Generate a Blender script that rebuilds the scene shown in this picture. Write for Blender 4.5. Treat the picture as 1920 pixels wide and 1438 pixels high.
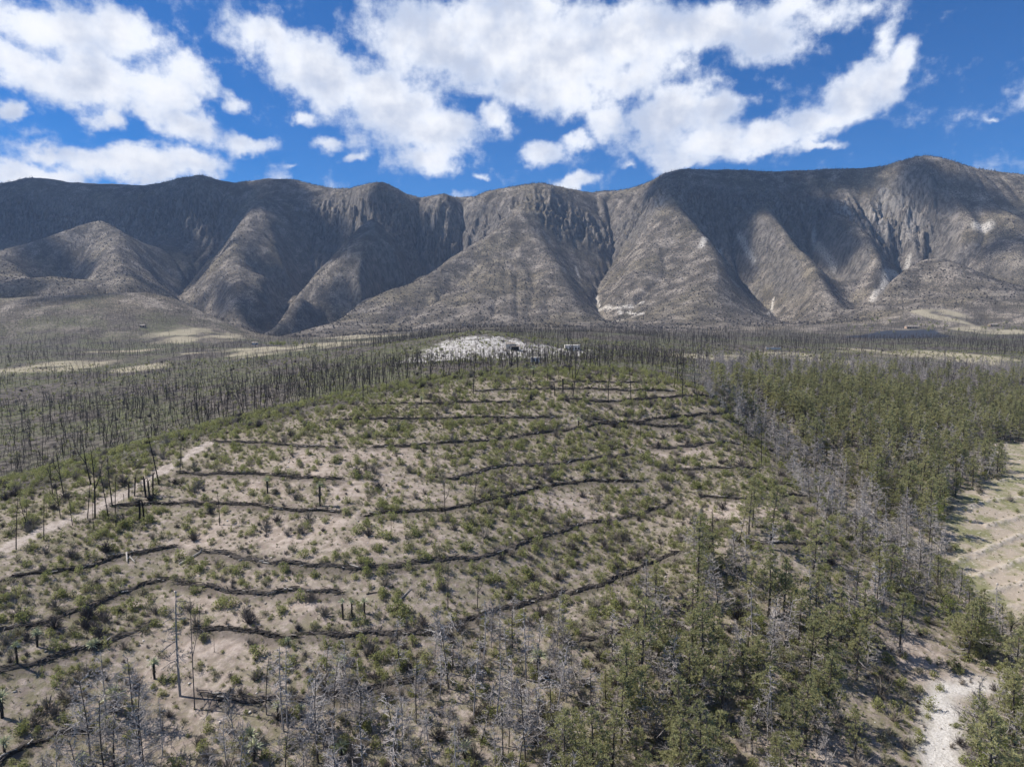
import bpy, math, random
import numpy as np
from mathutils import Vector
random.seed(7); RNG = np.random.default_rng(7)
sc = bpy.context.scene
for o in list(bpy.data.objects): bpy.data.objects.remove(o)

# ------------------------------------------------------------------ camera, world, sun, exposure
F = 1280.0                                   # focal length in photo pixels (1920 wide)
PITCH = math.radians(6.2)
cam = bpy.data.cameras.new('camera'); cam_o = bpy.data.objects.new('camera', cam); sc.collection.objects.link(cam_o)
cam.sensor_width = 36; cam.lens = 24; cam.clip_start = 0.5; cam.clip_end = 30000
cam_o.location = (0, 0, 0); cam_o.rotation_euler = (math.radians(90) - PITCH, 0, 0)
sc.camera = cam_o
SUN_EL, SUN_AZ = math.radians(50), math.atan2(-0.94, 0.16)      # azimuth clockwise from +Y
SUNV = Vector((math.sin(SUN_AZ) * math.cos(SUN_EL), math.cos(SUN_AZ) * math.cos(SUN_EL), math.sin(SUN_EL)))
sl = bpy.data.lights.new('sun', 'SUN'); sl.energy = 4.4; sl.angle = math.radians(0.55); sl.color = (1.0, 0.955, 0.90)
so = bpy.data.objects.new('sun', sl); sc.collection.objects.link(so)
so.rotation_euler = SUNV.to_track_quat('Z', 'Y').to_euler()
sc.view_settings.view_transform = 'Standard'; sc.view_settings.look = 'None'
sc.view_settings.exposure = 0.68; sc.view_settings.gamma = 1.0
cy = sc.cycles
cy.max_bounces = 6; cy.diffuse_bounces = 4; cy.glossy_bounces = 1; cy.transmission_bounces = 1
cy.volume_bounces = 0; cy.transparent_max_bounces = 8; cy.use_adaptive_sampling = True
cy.adaptive_threshold = 0.02; cy.use_denoising = True; cy.denoising_prefilter = 'ACCURATE'; cy.denoising_input_passes = 'RGB_ALBEDO_NORMAL'

def pxdir(px, py):
    X = (px - 960) / F; Yc = -(py - 719) / F
    return X, math.cos(PITCH) + Yc * math.sin(PITCH), -math.sin(PITCH) + Yc * math.cos(PITCH)

class NT:                                     # tiny helper for writing node trees
    def __init__(s, t): s.t = t; t.nodes.clear()
    def n(s, typ, ins=None, **kw):
        nd = s.t.nodes.new(typ)
        for k, v in kw.items(): setattr(nd, k, v)
        for k, v in (ins or {}).items():
            sk = nd.inputs[k]
            if isinstance(v, bpy.types.NodeSocket): s.t.links.new(v, sk)
            else: sk.default_value = v
        return nd
    def math(s, op, a, b=0.0, c=None, clamp=False):
        d = {0: a, 1: b}
        if c is not None: d[2] = c
        return s.n('ShaderNodeMath', d, operation=op, use_clamp=clamp).outputs[0]
    def noise(s, vec, scale, detail=3, rough=0.55, dist=0.0, dim='3D', out=0):
        nd = s.n('ShaderNodeTexNoise', {'Scale': scale, 'Detail': detail, 'Roughness': rough, 'Distortion': dist}, noise_dimensions=dim)
        s.t.links.new(vec, nd.inputs['Vector'])
        return nd.outputs[out]
    def ramp(s, fac, a, b, lo=0.0, hi=1.0, smooth=True):
        return s.n('ShaderNodeMapRange', {0: fac, 1: a, 2: b, 3: lo, 4: hi},
                   interpolation_type='SMOOTHSTEP' if smooth else 'LINEAR').outputs[0]
    def mix(s, f, a, b, mode='MIX'):
        nd = s.n('ShaderNodeMix', data_type='RGBA', blend_type=mode)
        for i, v in ((0, f), (6, a), (7, b)):
            if isinstance(v, bpy.types.NodeSocket): s.t.links.new(v, nd.inputs[i])
            else: nd.inputs[i].default_value = (v if i == 0 else (tuple(v) + (1,) if len(v) == 3 else v))
        return nd.outputs[2]
    def attr(s, name): return s.n('ShaderNodeAttribute', attribute_name=name).outputs['Fac']

world = bpy.data.worlds.new('World'); sc.world = world; world.use_nodes = True
def build_world():
    W = NT(world.node_tree)
    tc = W.n('ShaderNodeTexCoord').outputs['Generated']
    sky = W.n('ShaderNodeTexSky', sky_type='NISHITA', sun_disc=False, sun_elevation=SUN_EL,
              sun_rotation=SUN_AZ % (2 * math.pi), altitude=2200, air_density=1.0, dust_density=0.25, ozone_density=2.0).outputs[0]
    sky = W.mix(1.0, sky, SKY_TINT, 'MULTIPLY')
    sp = W.n('ShaderNodeSeparateXYZ', {0: tc}).outputs
    az = W.math('ARCTAN2', sp[0], sp[1]); el = W.math('ARCSINE', sp[2])
    # fluffy structure, in the plane of the cloud deck
    den = W.math('ADD', W.math('MAXIMUM', sp[2], 0.0), 0.22)
    plane = W.n('ShaderNodeCombineXYZ', {0: W.math('DIVIDE', sp[0], den), 1: W.math('DIVIDE', sp[1], den), 2: 0.0}).outputs[0]
    ang = W.n('ShaderNodeCombineXYZ', {0: az, 1: el, 2: 0.0}).outputs[0]
    wv = W.noise(ang, 9.0, 5, 0.6, out=1)
    wo = W.n('ShaderNodeVectorMath', {0: wv, 1: (0.5, 0.5, 0.5)}, operation='SUBTRACT').outputs[0]
    wo = W.n('ShaderNodeVectorMath', {0: wo, 'Scale': 0.085}, operation='SCALE').outputs[0]
    q = W.n('ShaderNodeVectorMath', {0: ang, 1: wo}, operation='ADD').outputs[0]
    q = W.n('ShaderNodeVectorMath', {0: q, 1: (1, 1, 0)}, operation='MULTIPLY').outputs[0]
    cur = None
    for (px, py, rx, ry, rot, wgt) in CLOUDS:
        dx, dy, dz = pxdir(px, py)
        A = math.atan2(dx, dy); E = math.asin(dz / math.sqrt(dx*dx + dy*dy + dz*dz))
        k = 1 / (F * (1 + dx*dx))             # radians per pixel there (roughly)
        mp = W.n('ShaderNodeMapping', {0: q, 1: (A, E, 0), 2: (0, 0, math.radians(rot)), 3: (rx*k*1.45, ry*k*1.45, 1)}, vector_type='TEXTURE')
        g = W.n('ShaderNodeTexGradient', {0: mp.outputs[0]}, gradient_type='SPHERICAL').outputs[1]
        g = W.math('MULTIPLY', g, wgt) if wgt != 1 else g
        cur = g if cur is None else W.math('SMOOTH_MAX', cur, g, 0.25)
    f1 = W.noise(plane, 2.6, 7, 0.58, 0.3); f2 = W.noise(ang, 26.0, 6, 0.62)
    dn = W.math('ADD', cur, W.math('MULTIPLY', W.math('SUBTRACT', f1, 0.5), 0.95))
    dn = W.math('ADD', dn, W.math('MULTIPLY', W.math('SUBTRACT', f2, 0.5), 1.0))
    cover = W.ramp(dn, 0.23, 0.64)
    back = W.ramp(W.noise(plane, 1.1, 5, 0.6), 0.52, 0.66)       # scattered clouds in the rest of the sky
    away = W.ramp(W.math('ABSOLUTE', az), 0.80, 1.0)
    high = W.ramp(el, 0.50, 0.62)
    cover = W.math('MAXIMUM', cover, W.math('MULTIPLY', back, W.math('MAXIMUM', away, high)))
    # brightness of the cloud itself: thicker parts greyer
    s1 = W.noise(plane, 1.5, 5, 0.6); s2 = W.noise(ang, 14.0, 5, 0.55)
    sh = W.math('ADD', W.math('MULTIPLY', s1, 0.5), W.math('MULTIPLY', s2, 0.5))
    col = W.mix(W.ramp(sh, 0.40, 0.58), (0.53, 0.58, 0.70), (0.95, 0.95, 0.96))
    col = W.mix(W.ramp(dn, 0.35, 0.95), W.mix(0.35, col, (0.55, 0.68, 0.92)), col)
    bg1 = W.n('ShaderNodeBackground', {0: sky, 1: SKY_STR}); bg2 = W.n('ShaderNodeBackground', {0: col, 1: CLOUD_STR})
    mx = W.n('ShaderNodeMixShader', {0: W.math('MULTIPLY', cover, 0.97)})
    W.t.links.new(bg1.outputs[0], mx.inputs[1]); W.t.links.new(bg2.outputs[0], mx.inputs[2])
    o = W.n('ShaderNodeOutputWorld'); W.t.links.new(mx.outputs[0], o.inputs[0])
SKY_STR, CLOUD_STR = 0.082, 0.72
SKY_TINT = (0.095, 0.47, 0.87)
CLOUDS = [  # photo px, py of the direction, radii, tilt, weight
 (110,40,190,60,0,1),(40,120,110,60,0,1),(170,130,150,75,0,1),(300,175,110,60,-20,1),(230,50,90,70,0,.9),(360,140,60,50,-30,.9),
 (20,205,38,34,0,1),(200,215,60,30,0,.8),(350,235,70,40,-10,.95),(455,262,75,30,5,.9),(430,185,40,26,0,.7),(100,280,80,38,0,.9),
 (60,318,150,48,0,1.1),(230,308,140,42,0,1.1),(350,300,75,32,0,1),(450,338,40,12,0,.8),(500,20,120,20,0,.35),
 (500,80,90,50,0,1),(600,120,140,70,-12,1.1),(720,180,140,75,-20,1.1),(820,80,150,80,0,1),(950,70,130,90,0,1.1),(1060,100,140,80,0,1.1),
 (1180,60,160,70,0,1.05),(1330,50,170,55,0,.95),(1420,70,110,55,0,.85),(1600,25,160,38,0,.6),(830,240,120,48,-12,1.05),(800,290,85,38,0,1),
 (920,235,50,40,0,.9),(570,212,34,22,0,.8),(625,262,46,22,-15,.75),(1010,283,52,28,15,.95),(1075,262,45,22,0,.8),(1070,336,40,18,0,.85),
 (1150,215,60,40,0,.95),(1180,300,24,12,0,.6),(1250,205,110,60,0,1.05),(1340,205,90,45,-5,1),(1320,275,110,42,0,1.05),(1290,305,70,22,0,.9),
 (1440,265,130,32,14,1),(1540,272,55,13,0,.8),(1545,235,90,35,25,.8),(1600,165,95,48,40,1.05),(1670,130,100,42,35,1),(1670,60,60,42,60,.8),
 (672,298,22,15,30,.7),(898,330,24,14,0,.65),(1660,303,20,8,0,.4),(1870,205,34,12,0,.5),(1050,170,120,50,0,.95),(1190,135,130,45,0,.85),(960,170,90,45,0,.9),(1480,20,140,35,0,.7),(560,325,20,9,0,.5)]
build_world()

# ------------------------------------------------------------------ numpy noise
_p = RNG.permutation(1024).astype(np.int32); _g = RNG.uniform(0, 2*np.pi, 1024); _gx, _gy = np.cos(_g), np.sin(_g)
def pn(x, y):                                 # 2-D gradient noise, about -0.7..0.7
    xi = np.floor(x).astype(np.int64); yi = np.floor(y).astype(np.int64); xf = x - xi; yf = y - yi
    u = xf*xf*xf*(xf*(xf*6-15)+10); v = yf*yf*yf*(yf*(yf*6-15)+10)
    def g(a, b, dx, dy):
        h = _p[(_p[a & 1023] + b) & 1023]
        return _gx[h]*dx + _gy[h]*dy
    n00 = g(xi, yi, xf, yf); n10 = g(xi+1, yi, xf-1, yf); n01 = g(xi, yi+1, xf, yf-1); n11 = g(xi+1, yi+1, xf-1, yf-1)
    return (n00*(1-u)+n10*u)*(1-v) + (n01*(1-u)+n11*u)*v
def fbm(x, y, oct=4, rough=0.5, ridged=False):
    a, s, t = 1.0, 0.0, 0.0
    for i in range(oct):
        n = pn(x + 17.3*i, y - 9.1*i)
        s = s + a * ((1 - 2.4*np.abs(n)) if ridged else n); t += a
        x = x*2.03; y = y*2.03; a *= rough
    return s / t

EROD = 0.027
# ------------------------------------------------------------------ terrain control points
def P(px, py, Y):                             # the point seen at px, py that lies Y metres ahead
    dx, dy, dz = pxdir(px, py); return (dx/dy*Y, Y, dz/dy*Y)
def PZ(px, py, z):                            # ... that lies at height z
    dx, dy, dz = pxdir(px, py); return P(px, py, z*dy/dz)
ctl = []
def line(pts, step):
    for a, b in zip(pts[:-1], pts[1:]):
        a = np.array(a); b = np.array(b); n = max(1, int(np.hypot(*(b-a)[:2]) / step))
        for i in range(n): ctl.append(tuple(a + (b-a)*i/n))
    ctl.append(tuple(pts[-1]))
# rows of stacked logs laid along the contours: (height, points in the photo)
BARR = [
 (-16.3,[(1080,702),(1130,702)]), (-17.6,[(1000,716),(1100,717),(1220,717)]), (-18.8,[(890,731),(1060,730),(1265,731)]),
 (-20.8,[(695,756),(850,756),(1000,754)]), (-20.6,[(1070,750),(1200,750),(1350,745)]), (-22.8,[(610,788),(760,786),(900,783),(1040,780)]),
 (-22.5,[(1100,775),(1200,775),(1350,769)]), (-25.4,[(400,827),(500,831),(640,839)]), ((-25.5,-26.2),[(700,838),(780,834),(860,830),(960,822),(1050,814),(1150,806),(1290,808)]),
 ((-29.0,-28.0),[(795,897),(850,893),(950,872),(1060,862),(1180,848)]), (-28.6,[(1220,843),(1300,840),(1385,833)]),
 (-28.5,[(337,885),(440,888),(530,893),(640,900)]), (-30.4,[(1240,880),(1330,877),(1420,873)]),
 (-31.5,[(205,950),(280,946),(350,943),(430,948),(530,956),(640,963)]), (-31.4,[(682,965),(760,962),(830,955),(900,942),(960,932),(1010,915),(1090,907),(1200,900)]),
 (-33.3,[(1320,933),(1380,937),(1440,936),(1512,924)]),
 (-34.6,[(-60,1108),(0,1090),(70,1072),(140,1062),(230,1040),(330,1026)]), (-34.5,[(365,1031),(430,1038),(500,1048),(560,1055),(640,1059),(740,1057),(830,1050),(880,1043),(960,1022),(1040,1000),(1090,980)]),
 (-34.2,[(1100,977),(1180,966),(1240,955),(1262,944)]),
 (-37.2,[(-60,1206),(0,1186),(60,1172),(120,1152),(200,1125),(270,1100),(315,1094)]), (-37.0,[(330,1095),(400,1105),(470,1112),(560,1113),(640,1118)]),
 (-38.9,[(365,1180),(440,1181),(500,1190),(560,1190)]), (-39.1,[(575,1190),(640,1194),(720,1186),(800,1183),(850,1172),(900,1160),(980,1137),(1040,1120),(1060,1115)]),
 (-38.4,[(1068,1113),(1120,1098),(1180,1075),(1240,1060),(1272,1057)]),
 (-39.0,[(-60,1270),(0,1258),(50,1248),(110,1232),(170,1212),(240,1190),(290,1168)]), (-39.8,[(1088,1196),(1130,1187),(1172,1180),(1205,1162),(1235,1150)]),
 (-35.2,[(1380,1016),(1430,1018),(1490,1018),(1550,1010)]), (-41.7,[(370,1300),(430,1308),(520,1305)]), (-41.6,[(560,1305),(640,1300),(720,1287),(790,1274)]),
 (-42.6,[(-60,1452),(0,1425),(60,1395),(120,1372),(182,1366)])]
BARRW = [[PZ(px, py, np.interp(i, [0, len(pts)-1], z) if isinstance(z, tuple) else z) for i, (px, py) in enumerate(pts)] for z, pts in BARR]
for b in BARRW: line(b, 8)
# shoulder of the hill on the left, and its top
SHO = [PZ(-200,1010,-34), PZ(0,950,-32.3), PZ(83,923,-31), PZ(167,887,-29.3), PZ(250,868,-28.0), PZ(333,838,-26.0), PZ(433,806,-24.3), PZ(533,789,-23.2), PZ(640,764,-21.6), PZ(760,738,-19.8), PZ(890,714,-17.6), PZ(1000,702,-16.5)]
line(SHO, 8); line([PZ(1000,702,-16.5), PZ(1080,697,-16.0), PZ(1160,699,-16.4), PZ(1240,706,-17.8), PZ(1300,722,-20.0)], 8)
line([P(0,1438,60.5),P(300,1438,62.2),P(700,1438,63),P(1000,1438,62.5),P(1300,1438,62.5),P(1500,1438,63)], 8)
ctl += [P(-200,1438,60), PZ(-200,1120,-35)]
# the near ground right of the terraces, the gully, the wooded slope beyond it, the field
for c in [(1500,1250,77),(1400,1150,86),(1300,1100,92),(1600,1380,66),(1560,1140,87),(1450,960,111),(1340,1010,99)]: ctl.append(P(*c))
line([P(1345,742,163),P(1372,765,176),P(1420,805,165),P(1450,830,153),(P(1520,900,136)),P(1600,985,116),P(1660,1060,103),P(1705,1140,92),P(1735,1230,83),P(1750,1330,73),P(1775,1438,64.5)], 8)
for c in [(1400,735,205),(1480,760,205),(1560,800,180),(1600,850,160),(1680,860,155),(1720,900,146),(1760,980,123),(1790,1060,109),(1800,1160,93),(1830,1240,82),(1860,1330,73),(1900,1438,64),
          (1900,835,192),(1850,870,166),(1850,950,135),(1920,900,152),(1920,1000,122),(1920,1100,101),(1850,1050,111),(1850,1120,98),(2050,900,150),(2050,1100,100),(2100,1400,66),
          (1500,715,250),(1600,740,255),(1700,760,240),(1800,780,230),(1900,800,218),(1400,700,262),(1300,690,270),(1600,700,330),(1750,700,350),(1900,720,320),(2100,760,260),
          (1300,668,400),(1450,672,400),(1600,670,450),(1750,665,520),(1900,665,500),(2100,680,420),(1500,645,680),(1700,642,720),(1900,645,720),(1350,645,640),
          (1560,632,950),(1660,628,1000),(1760,628,1000),(1860,628,980),(1700,615,1150),(1850,612,1150),(1400,628,1000),(1250,630,950),(2100,630,950)]: ctl.append(P(*c))
# burnt valley on the left and the low rise with the two little buildings
for c in [(0,905,205),(100,890,205),(200,860,210),(300,830,215),(400,795,220),(0,850,240),(0,800,300),(150,790,300),(300,770,290),(450,755,270),(600,745,240),(700,725,235),(-200,900,230),(-200,780,330),
          (0,740,380),(150,730,390),(300,720,400),(450,710,390),(600,700,350),(750,690,300),(870,692,260),(980,684,240),(1100,684,250),(1200,684,260),
          (0,700,480),(200,690,540),(400,680,560),(550,668,540),(0,665,700),(200,660,740),(400,655,760),(350,668,600),(600,650,700),(-200,700,500),(-200,650,800),
          (0,638,930),(200,640,900),(400,642,900),(540,640,950),(500,652,800),(650,655,560),(700,668,420),(620,635,1050),
          (780,665,400),(820,645,425),(870,624,450),(920,620,468),(960,628,460),(990,640,440),(960,655,420),(890,650,410),(870,672,370),(960,672,370),(1000,668,390),(1075,656,450),(1150,660,430),(1050,670,370),(1150,672,350),
          (870,640,620),(950,640,620),(780,640,620),(1075,636,600),(1100,625,700),(1180,650,520),(1050,625,800),(900,628,850),(1180,632,800),(700,636,850)]: ctl.append(P(*c))
# mountains
CREST = [(-500,360,3000),(-300,350,2900),(-100,348,2800),(0,345,2700),(35,339,2650),(80,343,2650),(150,346,2650),(220,345,2720),(290,347,2700),(330,335,2600),(365,330,2550),(410,341,2600),(440,346,2650),(500,336,2650),(545,335,2600),
 (600,350,2500),(630,359,2450),(680,348,2350),(715,345,2300),(745,354,2320),(775,370,2400),(800,366,2350),(830,358,2300),(862,371,2350),(900,360,2300),(960,351,2250),(1000,347,2200),(1040,353,2200),(1080,358,2300),
 (1130,364,2500),(1165,361,2550),(1200,348,2300),(1240,331,2170),(1290,324,2150),(1350,322,2200),(1450,321,2200),(1550,319,2150),(1640,316,2100),(1700,308,2000),(1740,304,1950),(1800,308,1950),(1850,320,2000),(1920,327,2050),(2100,330,2100),(2400,345,2200)]
CR = [P(*c) for c in CREST]; line(CR, 60)
line([(x*1.2, y+520, z*0.72) for x, y, z in CR], 150); line([(x*1.5, y+1300, z*0.5) for x, y, z in CR], 400)
MT = [
 [(-200,375,2650),(0,372,2600),(100,370,2560),(200,372,2560),(300,368,2540),(365,350,2500),(410,368,2500)], [(-200,455,2500),(0,450,2480),(100,440,2450),(200,442,2430),(300,445,2420),(365,440,2400),(410,435,2400)],
 [(600,372,2420),(640,375,2350),(700,362,2270),(745,372,2270),(790,385,2300),(830,370,2270),(862,385,2290),(920,378,2230),(980,370,2170),(1015,370,2150),(1060,385,2180),(1110,402,2220),(1140,410,2240),(1190,392,2180)],
 [(600,410,2330),(640,440,2240),(700,440,2200),(745,455,2170),(790,480,2170),(845,492,2160),(890,455,2130),(940,428,2090),(988,408,2060),(1020,413,2070),(1060,430,2085),(1110,450,2090),(1145,465,2095),(1190,428,2090)],
 [(1240,352,2090),(1300,358,2085),(1380,360,2110),(1450,358,2110),(1540,362,2060),(1620,366,2010),(1700,372,1950)], [(1240,385,2020),(1300,400,2010),(1380,405,2025),(1450,408,2010),(1540,415,1960),(1600,420,1910),(1660,425,1890),(1720,418,1870)],
 # central spur, its face and its branch
 [(988,410,2055),(920,455,1980),(850,490,1900),(780,533,1760),(700,577,1600),(620,605,1460),(545,630,1330)],
 [(990,415,2050),(1010,450,1930),(1045,485,1820),(1065,525,1690),(1090,570,1520),(1100,602,1380)], [(985,420,2030),(955,480,1850),(930,530,1680),(900,575,1500),(880,605,1380)], [(1000,500,1780),(1005,560,1560),(1000,600,1400)],[(850,530,1760),(800,580,1550),(760,610,1400)],
 [(1150,468,2090),(1135,500,1960),(1120,530,1840),(1118,560,1700),(1130,590,1520),(1150,606,1380)],
 [(1250,388,2010),(1300,430,1890),(1325,460,1800),(1345,500,1690),(1345,550,1520),(1335,590,1390),(1320,618,1260)], [(1210,430,1980),(1190,480,1850),(1180,530,1700),(1190,570,1560),(1210,600,1400)],[(1250,500,1740),(1260,560,1530),(1250,605,1330)],
 [(1375,440,1930),(1397,467,1870),(1420,495,1800),(1453,530,1690),(1480,570,1500),(1490,605,1330)],
 [(1427,395,1990),(1467,447,1850),(1513,493,1710),(1547,543,1550),(1580,575,1430),(1613,600,1300)],
 [(1520,433,1920),(1540,467,1860),(1563,500,1770),(1597,533,1660),(1613,556,1560),(1640,590,1340)], [(1557,408,1930),(1613,450,1800),(1650,472,1720),(1690,492,1620)], [(1600,500,1700),(1640,520,1620),(1650,545,1520)],
 [(1695,440,1860),(1712,480,1780),(1715,505,1680),(1665,545,1570),(1625,572,1450)], [(1703,487,1570),(1760,489,1500),(1820,522,1400),(1900,558,1290),(2000,575,1230)], [(1703,487,1570),(1663,515,1480),(1637,560,1370)],
 [(1850,395,1880),(1890,425,1790),(1920,450,1720),(2000,480,1650)], [(1740,440,1850),(1775,480,1740),(1780,512,1640),(1850,530,1560),(1950,550,1480)], [(1800,400,1850),(1790,440,1800)], [(1850,480,1680),(1900,500,1620)],
 [(1500,615,1180),(1620,608,1200),(1700,592,1240),(1800,598,1200),(1920,600,1160),(2100,595,1160)], [(1720,545,1400),(1780,560,1330),(1700,570,1320)],
 # left side
 [(845,497,2150),(800,545,1990),(740,585,1840),(650,620,1650),(560,640,1480)],
 [(697,421,2110),(705,465,1990),(690,520,1840),(640,570,1660),(600,600,1540)], [(697,421,2110),(750,465,2010),(795,512,1920)], [(697,421,2110),(640,467,2010),(600,500,1960),(563,528,1860)],[(560,545,1700),(530,580,1600),(510,600,1520)],
 [(620,440,2260),(585,480,2140),(565,535,2010),(530,570,1830),(500,612,1600),(490,632,1420)],
 [(480,386,2330),(500,430,2200),(538,485,2060),(560,525,1960)], [(480,386,2330),(462,440,2130),(432,490,1960),(420,540,1780),(440,590,1600),(475,618,1450)], [(520,520,1900),(500,560,1750)],
 [(405,440,2330),(370,475,2180),(333,505,2040),(325,525,1940),(370,570,1740),(425,608,1560),(470,632,1400)], [(390,500,1960),(370,530,1830)],
 [(185,425,2220),(240,470,2050),(300,523,1860),(350,560,1700),(400,600,1540)], [(185,425,2220),(120,450,2120),(40,475,2050)], [(200,450,2080),(210,490,1900),(240,520,1760),(250,540,1620)], [(120,480,2000),(100,520,1850),(90,545,1700)],
 [(-200,470,1900),(0,488,1850),(50,500,1760),(90,530,1640),(100,552,1500)],
 [(-200,570,1150),(0,561,1150),(100,556,1180),(200,553,1210),(280,548,1230),(335,563,1200),(400,598,1150),(460,632,1080)], [(-200,620,980),(0,612,990),(150,615,990),(300,622,990),(400,632,960)], [(0,578,1420),(200,578,1440),(330,600,1420),(420,630,1300)],
 [(500,636,1240),(600,634,1150),(700,628,1130),(800,622,1150),(900,616,1200),(1000,616,1150),(1100,618,1130),(1200,624,1080),(1300,626,1060)]]
VAL = [i for i, m in enumerate(MT) if m[0] in ((1150,468,2090),(1375,440,1930),(1520,433,1920),(1695,440,1860),(1740,440,1850),(845,497,2150),(620,440,2260),(405,440,2330),(120,480,2000))]
for i, m in enumerate(MT):                    # valleys cut deeper, spurs stand out towards the basin
    k = len(m)-1; s = 70 if i in VAL else (-35 if 5 < i else 0)
    line([P(px, py, Y + s*math.sin(math.pi*(0.12+0.76*j/max(k, 1)))) for j, (px, py, Y) in enumerate(m)], 50)
# sides and the foreground below the frame
ctl += [(-45,20,-50),(0,20,-50),(45,20,-50),(-60,45,-45),(60,45,-48),(0,42,-47),(30,42,-47.5),(-700,600,-60),(-900,900,-50),(900,900,-30),(700,600,-38),(-300,250,-58),(330,250,-42)]

ctl = np.array(ctl)
_, ui = np.unique(np.round(ctl[:, :2] / 3.0), axis=0, return_index=True); ctl = ctl[np.sort(ui)]
C2 = 16.0
def kern(ax, ay, b): return np.sqrt((ax[:, None]-b[None, :, 0])**2 + (ay[:, None]-b[None, :, 1])**2 + C2)
n = len(ctl); Am = np.zeros((n+3, n+3)); Am[:n, :n] = kern(ctl[:, 0], ctl[:, 1], ctl) - np.diag(np.where(ctl[:, 1] < 250, 3.0, 0.5))
Pm = np.c_[np.ones(n), ctl[:, 0]/1000, ctl[:, 1]/1000]; Am[:n, n:] = Pm; Am[n:, :n] = Pm.T
wts = np.linalg.solve(Am, np.r_[ctl[:, 2], 0, 0, 0])
NU = 1301; UU = np.linspace(-1.05, 1.05, NU)
Y1 = np.exp(np.linspace(math.log(22), math.log(1250), 760)); Y2 = np.concatenate([np.arange(1254.5, 2760, 4.5), np.arange(2770, 4200, 40)])
YR = np.r_[Y1, Y2]; NR1 = len(Y1)
ic = np.unique(np.r_[np.arange(0, len(YR), 4), len(YR)-1]); jc = np.arange(0, NU, 5)
yc = YR[ic]; uc = UU[jc]
gx = (yc[:, None]*uc[None, :]).ravel(); gy = np.repeat(yc, len(uc)); zc = np.empty_like(gx)
for s in range(0, len(gx), 20000):
    e = slice(s, s+20000); zc[e] = kern(gx[e], gy[e], ctl) @ wts[:n] + wts[n] + wts[n+1]*gx[e]/1000 + wts[n+2]*gy[e]/1000
zc = zc.reshape(len(yc), len(uc))
def lerp_axis(Z, fr, axis):
    i = np.clip(np.floor(fr).astype(int), 0, Z.shape[axis]-2); t = fr - i
    a = np.take(Z, i, axis); b = np.take(Z, i+1, axis)
    return a + (b-a)*(t[:, None] if axis == 0 else t[None, :])
def blur(Z, k, axis):
    for _ in range(k):
        Zp = np.pad(Z, [(1, 1) if a == axis else (0, 0) for a in (0, 1)], mode='edge')
        Z = (np.take(Zp, range(0, Z.shape[axis]), axis) + 2*Z + np.take(Zp, range(2, Z.shape[axis]+2), axis)) / 4
    return Z
Z0 = lerp_axis(lerp_axis(zc, np.interp(YR, yc, np.arange(len(yc))), 0), np.interp(UU, uc, np.arange(len(uc))), 1)
Z0 = np.vstack([blur(blur(Z0, 6, 0), 8, 1)[:NR1-60], blur(blur(Z0, 3, 0), 3, 1)[NR1-60:]])
GX = YR[:, None]*UU[None, :]; GY = np.repeat(YR[:, None], NU, 1)
def grid_at(G, x, y):
    r = np.interp(y, YR, np.arange(len(YR))); c = (x/y + 1.05) / 2.1 * (NU-1)
    r = np.clip(r, 0, len(YR)-1.001); c = np.clip(c, 0, NU-1.001); i = r.astype(int); j = c.astype(int); a = r-i; b = c-j
    return (G[i, j]*(1-b)+G[i, j+1]*b)*(1-a) + (G[i+1, j]*(1-b)+G[i+1, j+1]*b)*a
def line_dist(x, y, pts):
    p = np.array(pts)[:, :2]; d = np.full(x.shape, 1e9)
    for (x0, y0), (x1, y1) in zip(p[:-1], p[1:]):
        t = np.clip(((x-x0)*(x1-x0)+(y-y0)*(y1-y0))/((x1-x0)**2+(y1-y0)**2+1e-9), 0, 1)
        d = np.minimum(d, np.hypot(x-x0-t*(x1-x0), y-y0-t*(y1-y0)))
    return d
def tent(lines, w, inner=0.0):
    t = np.zeros_like(Z0); m_ = (GY > 1250) & (GY < 2500)
    for ln in lines:
        w3 = [P(*c) for c in ln]; t[m_] = np.maximum(t[m_], np.clip(1-line_dist(GX[m_], GY[m_], w3)/w, 0, 1))
    return t
vt = tent([MT[i] for i in VAL if MT[i][0][0] != 1150], 150.0); rt = tent([m for i, m in enumerate(MT) if i > 5 and i not in VAL and m[0][2] > 1500 and m[0][:2] not in ((990,415),(985,420),(1000,500),(850,530),(1210,430),(1250,500))], 110.0)
fd_ = np.clip((GY-1300)/250, 0, 1)*np.clip((2520-GY)/150, 0, 1); Z0 = Z0 + fd_*(-42*vt*(1-rt*.6) + 26*rt*(1-vt))
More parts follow.
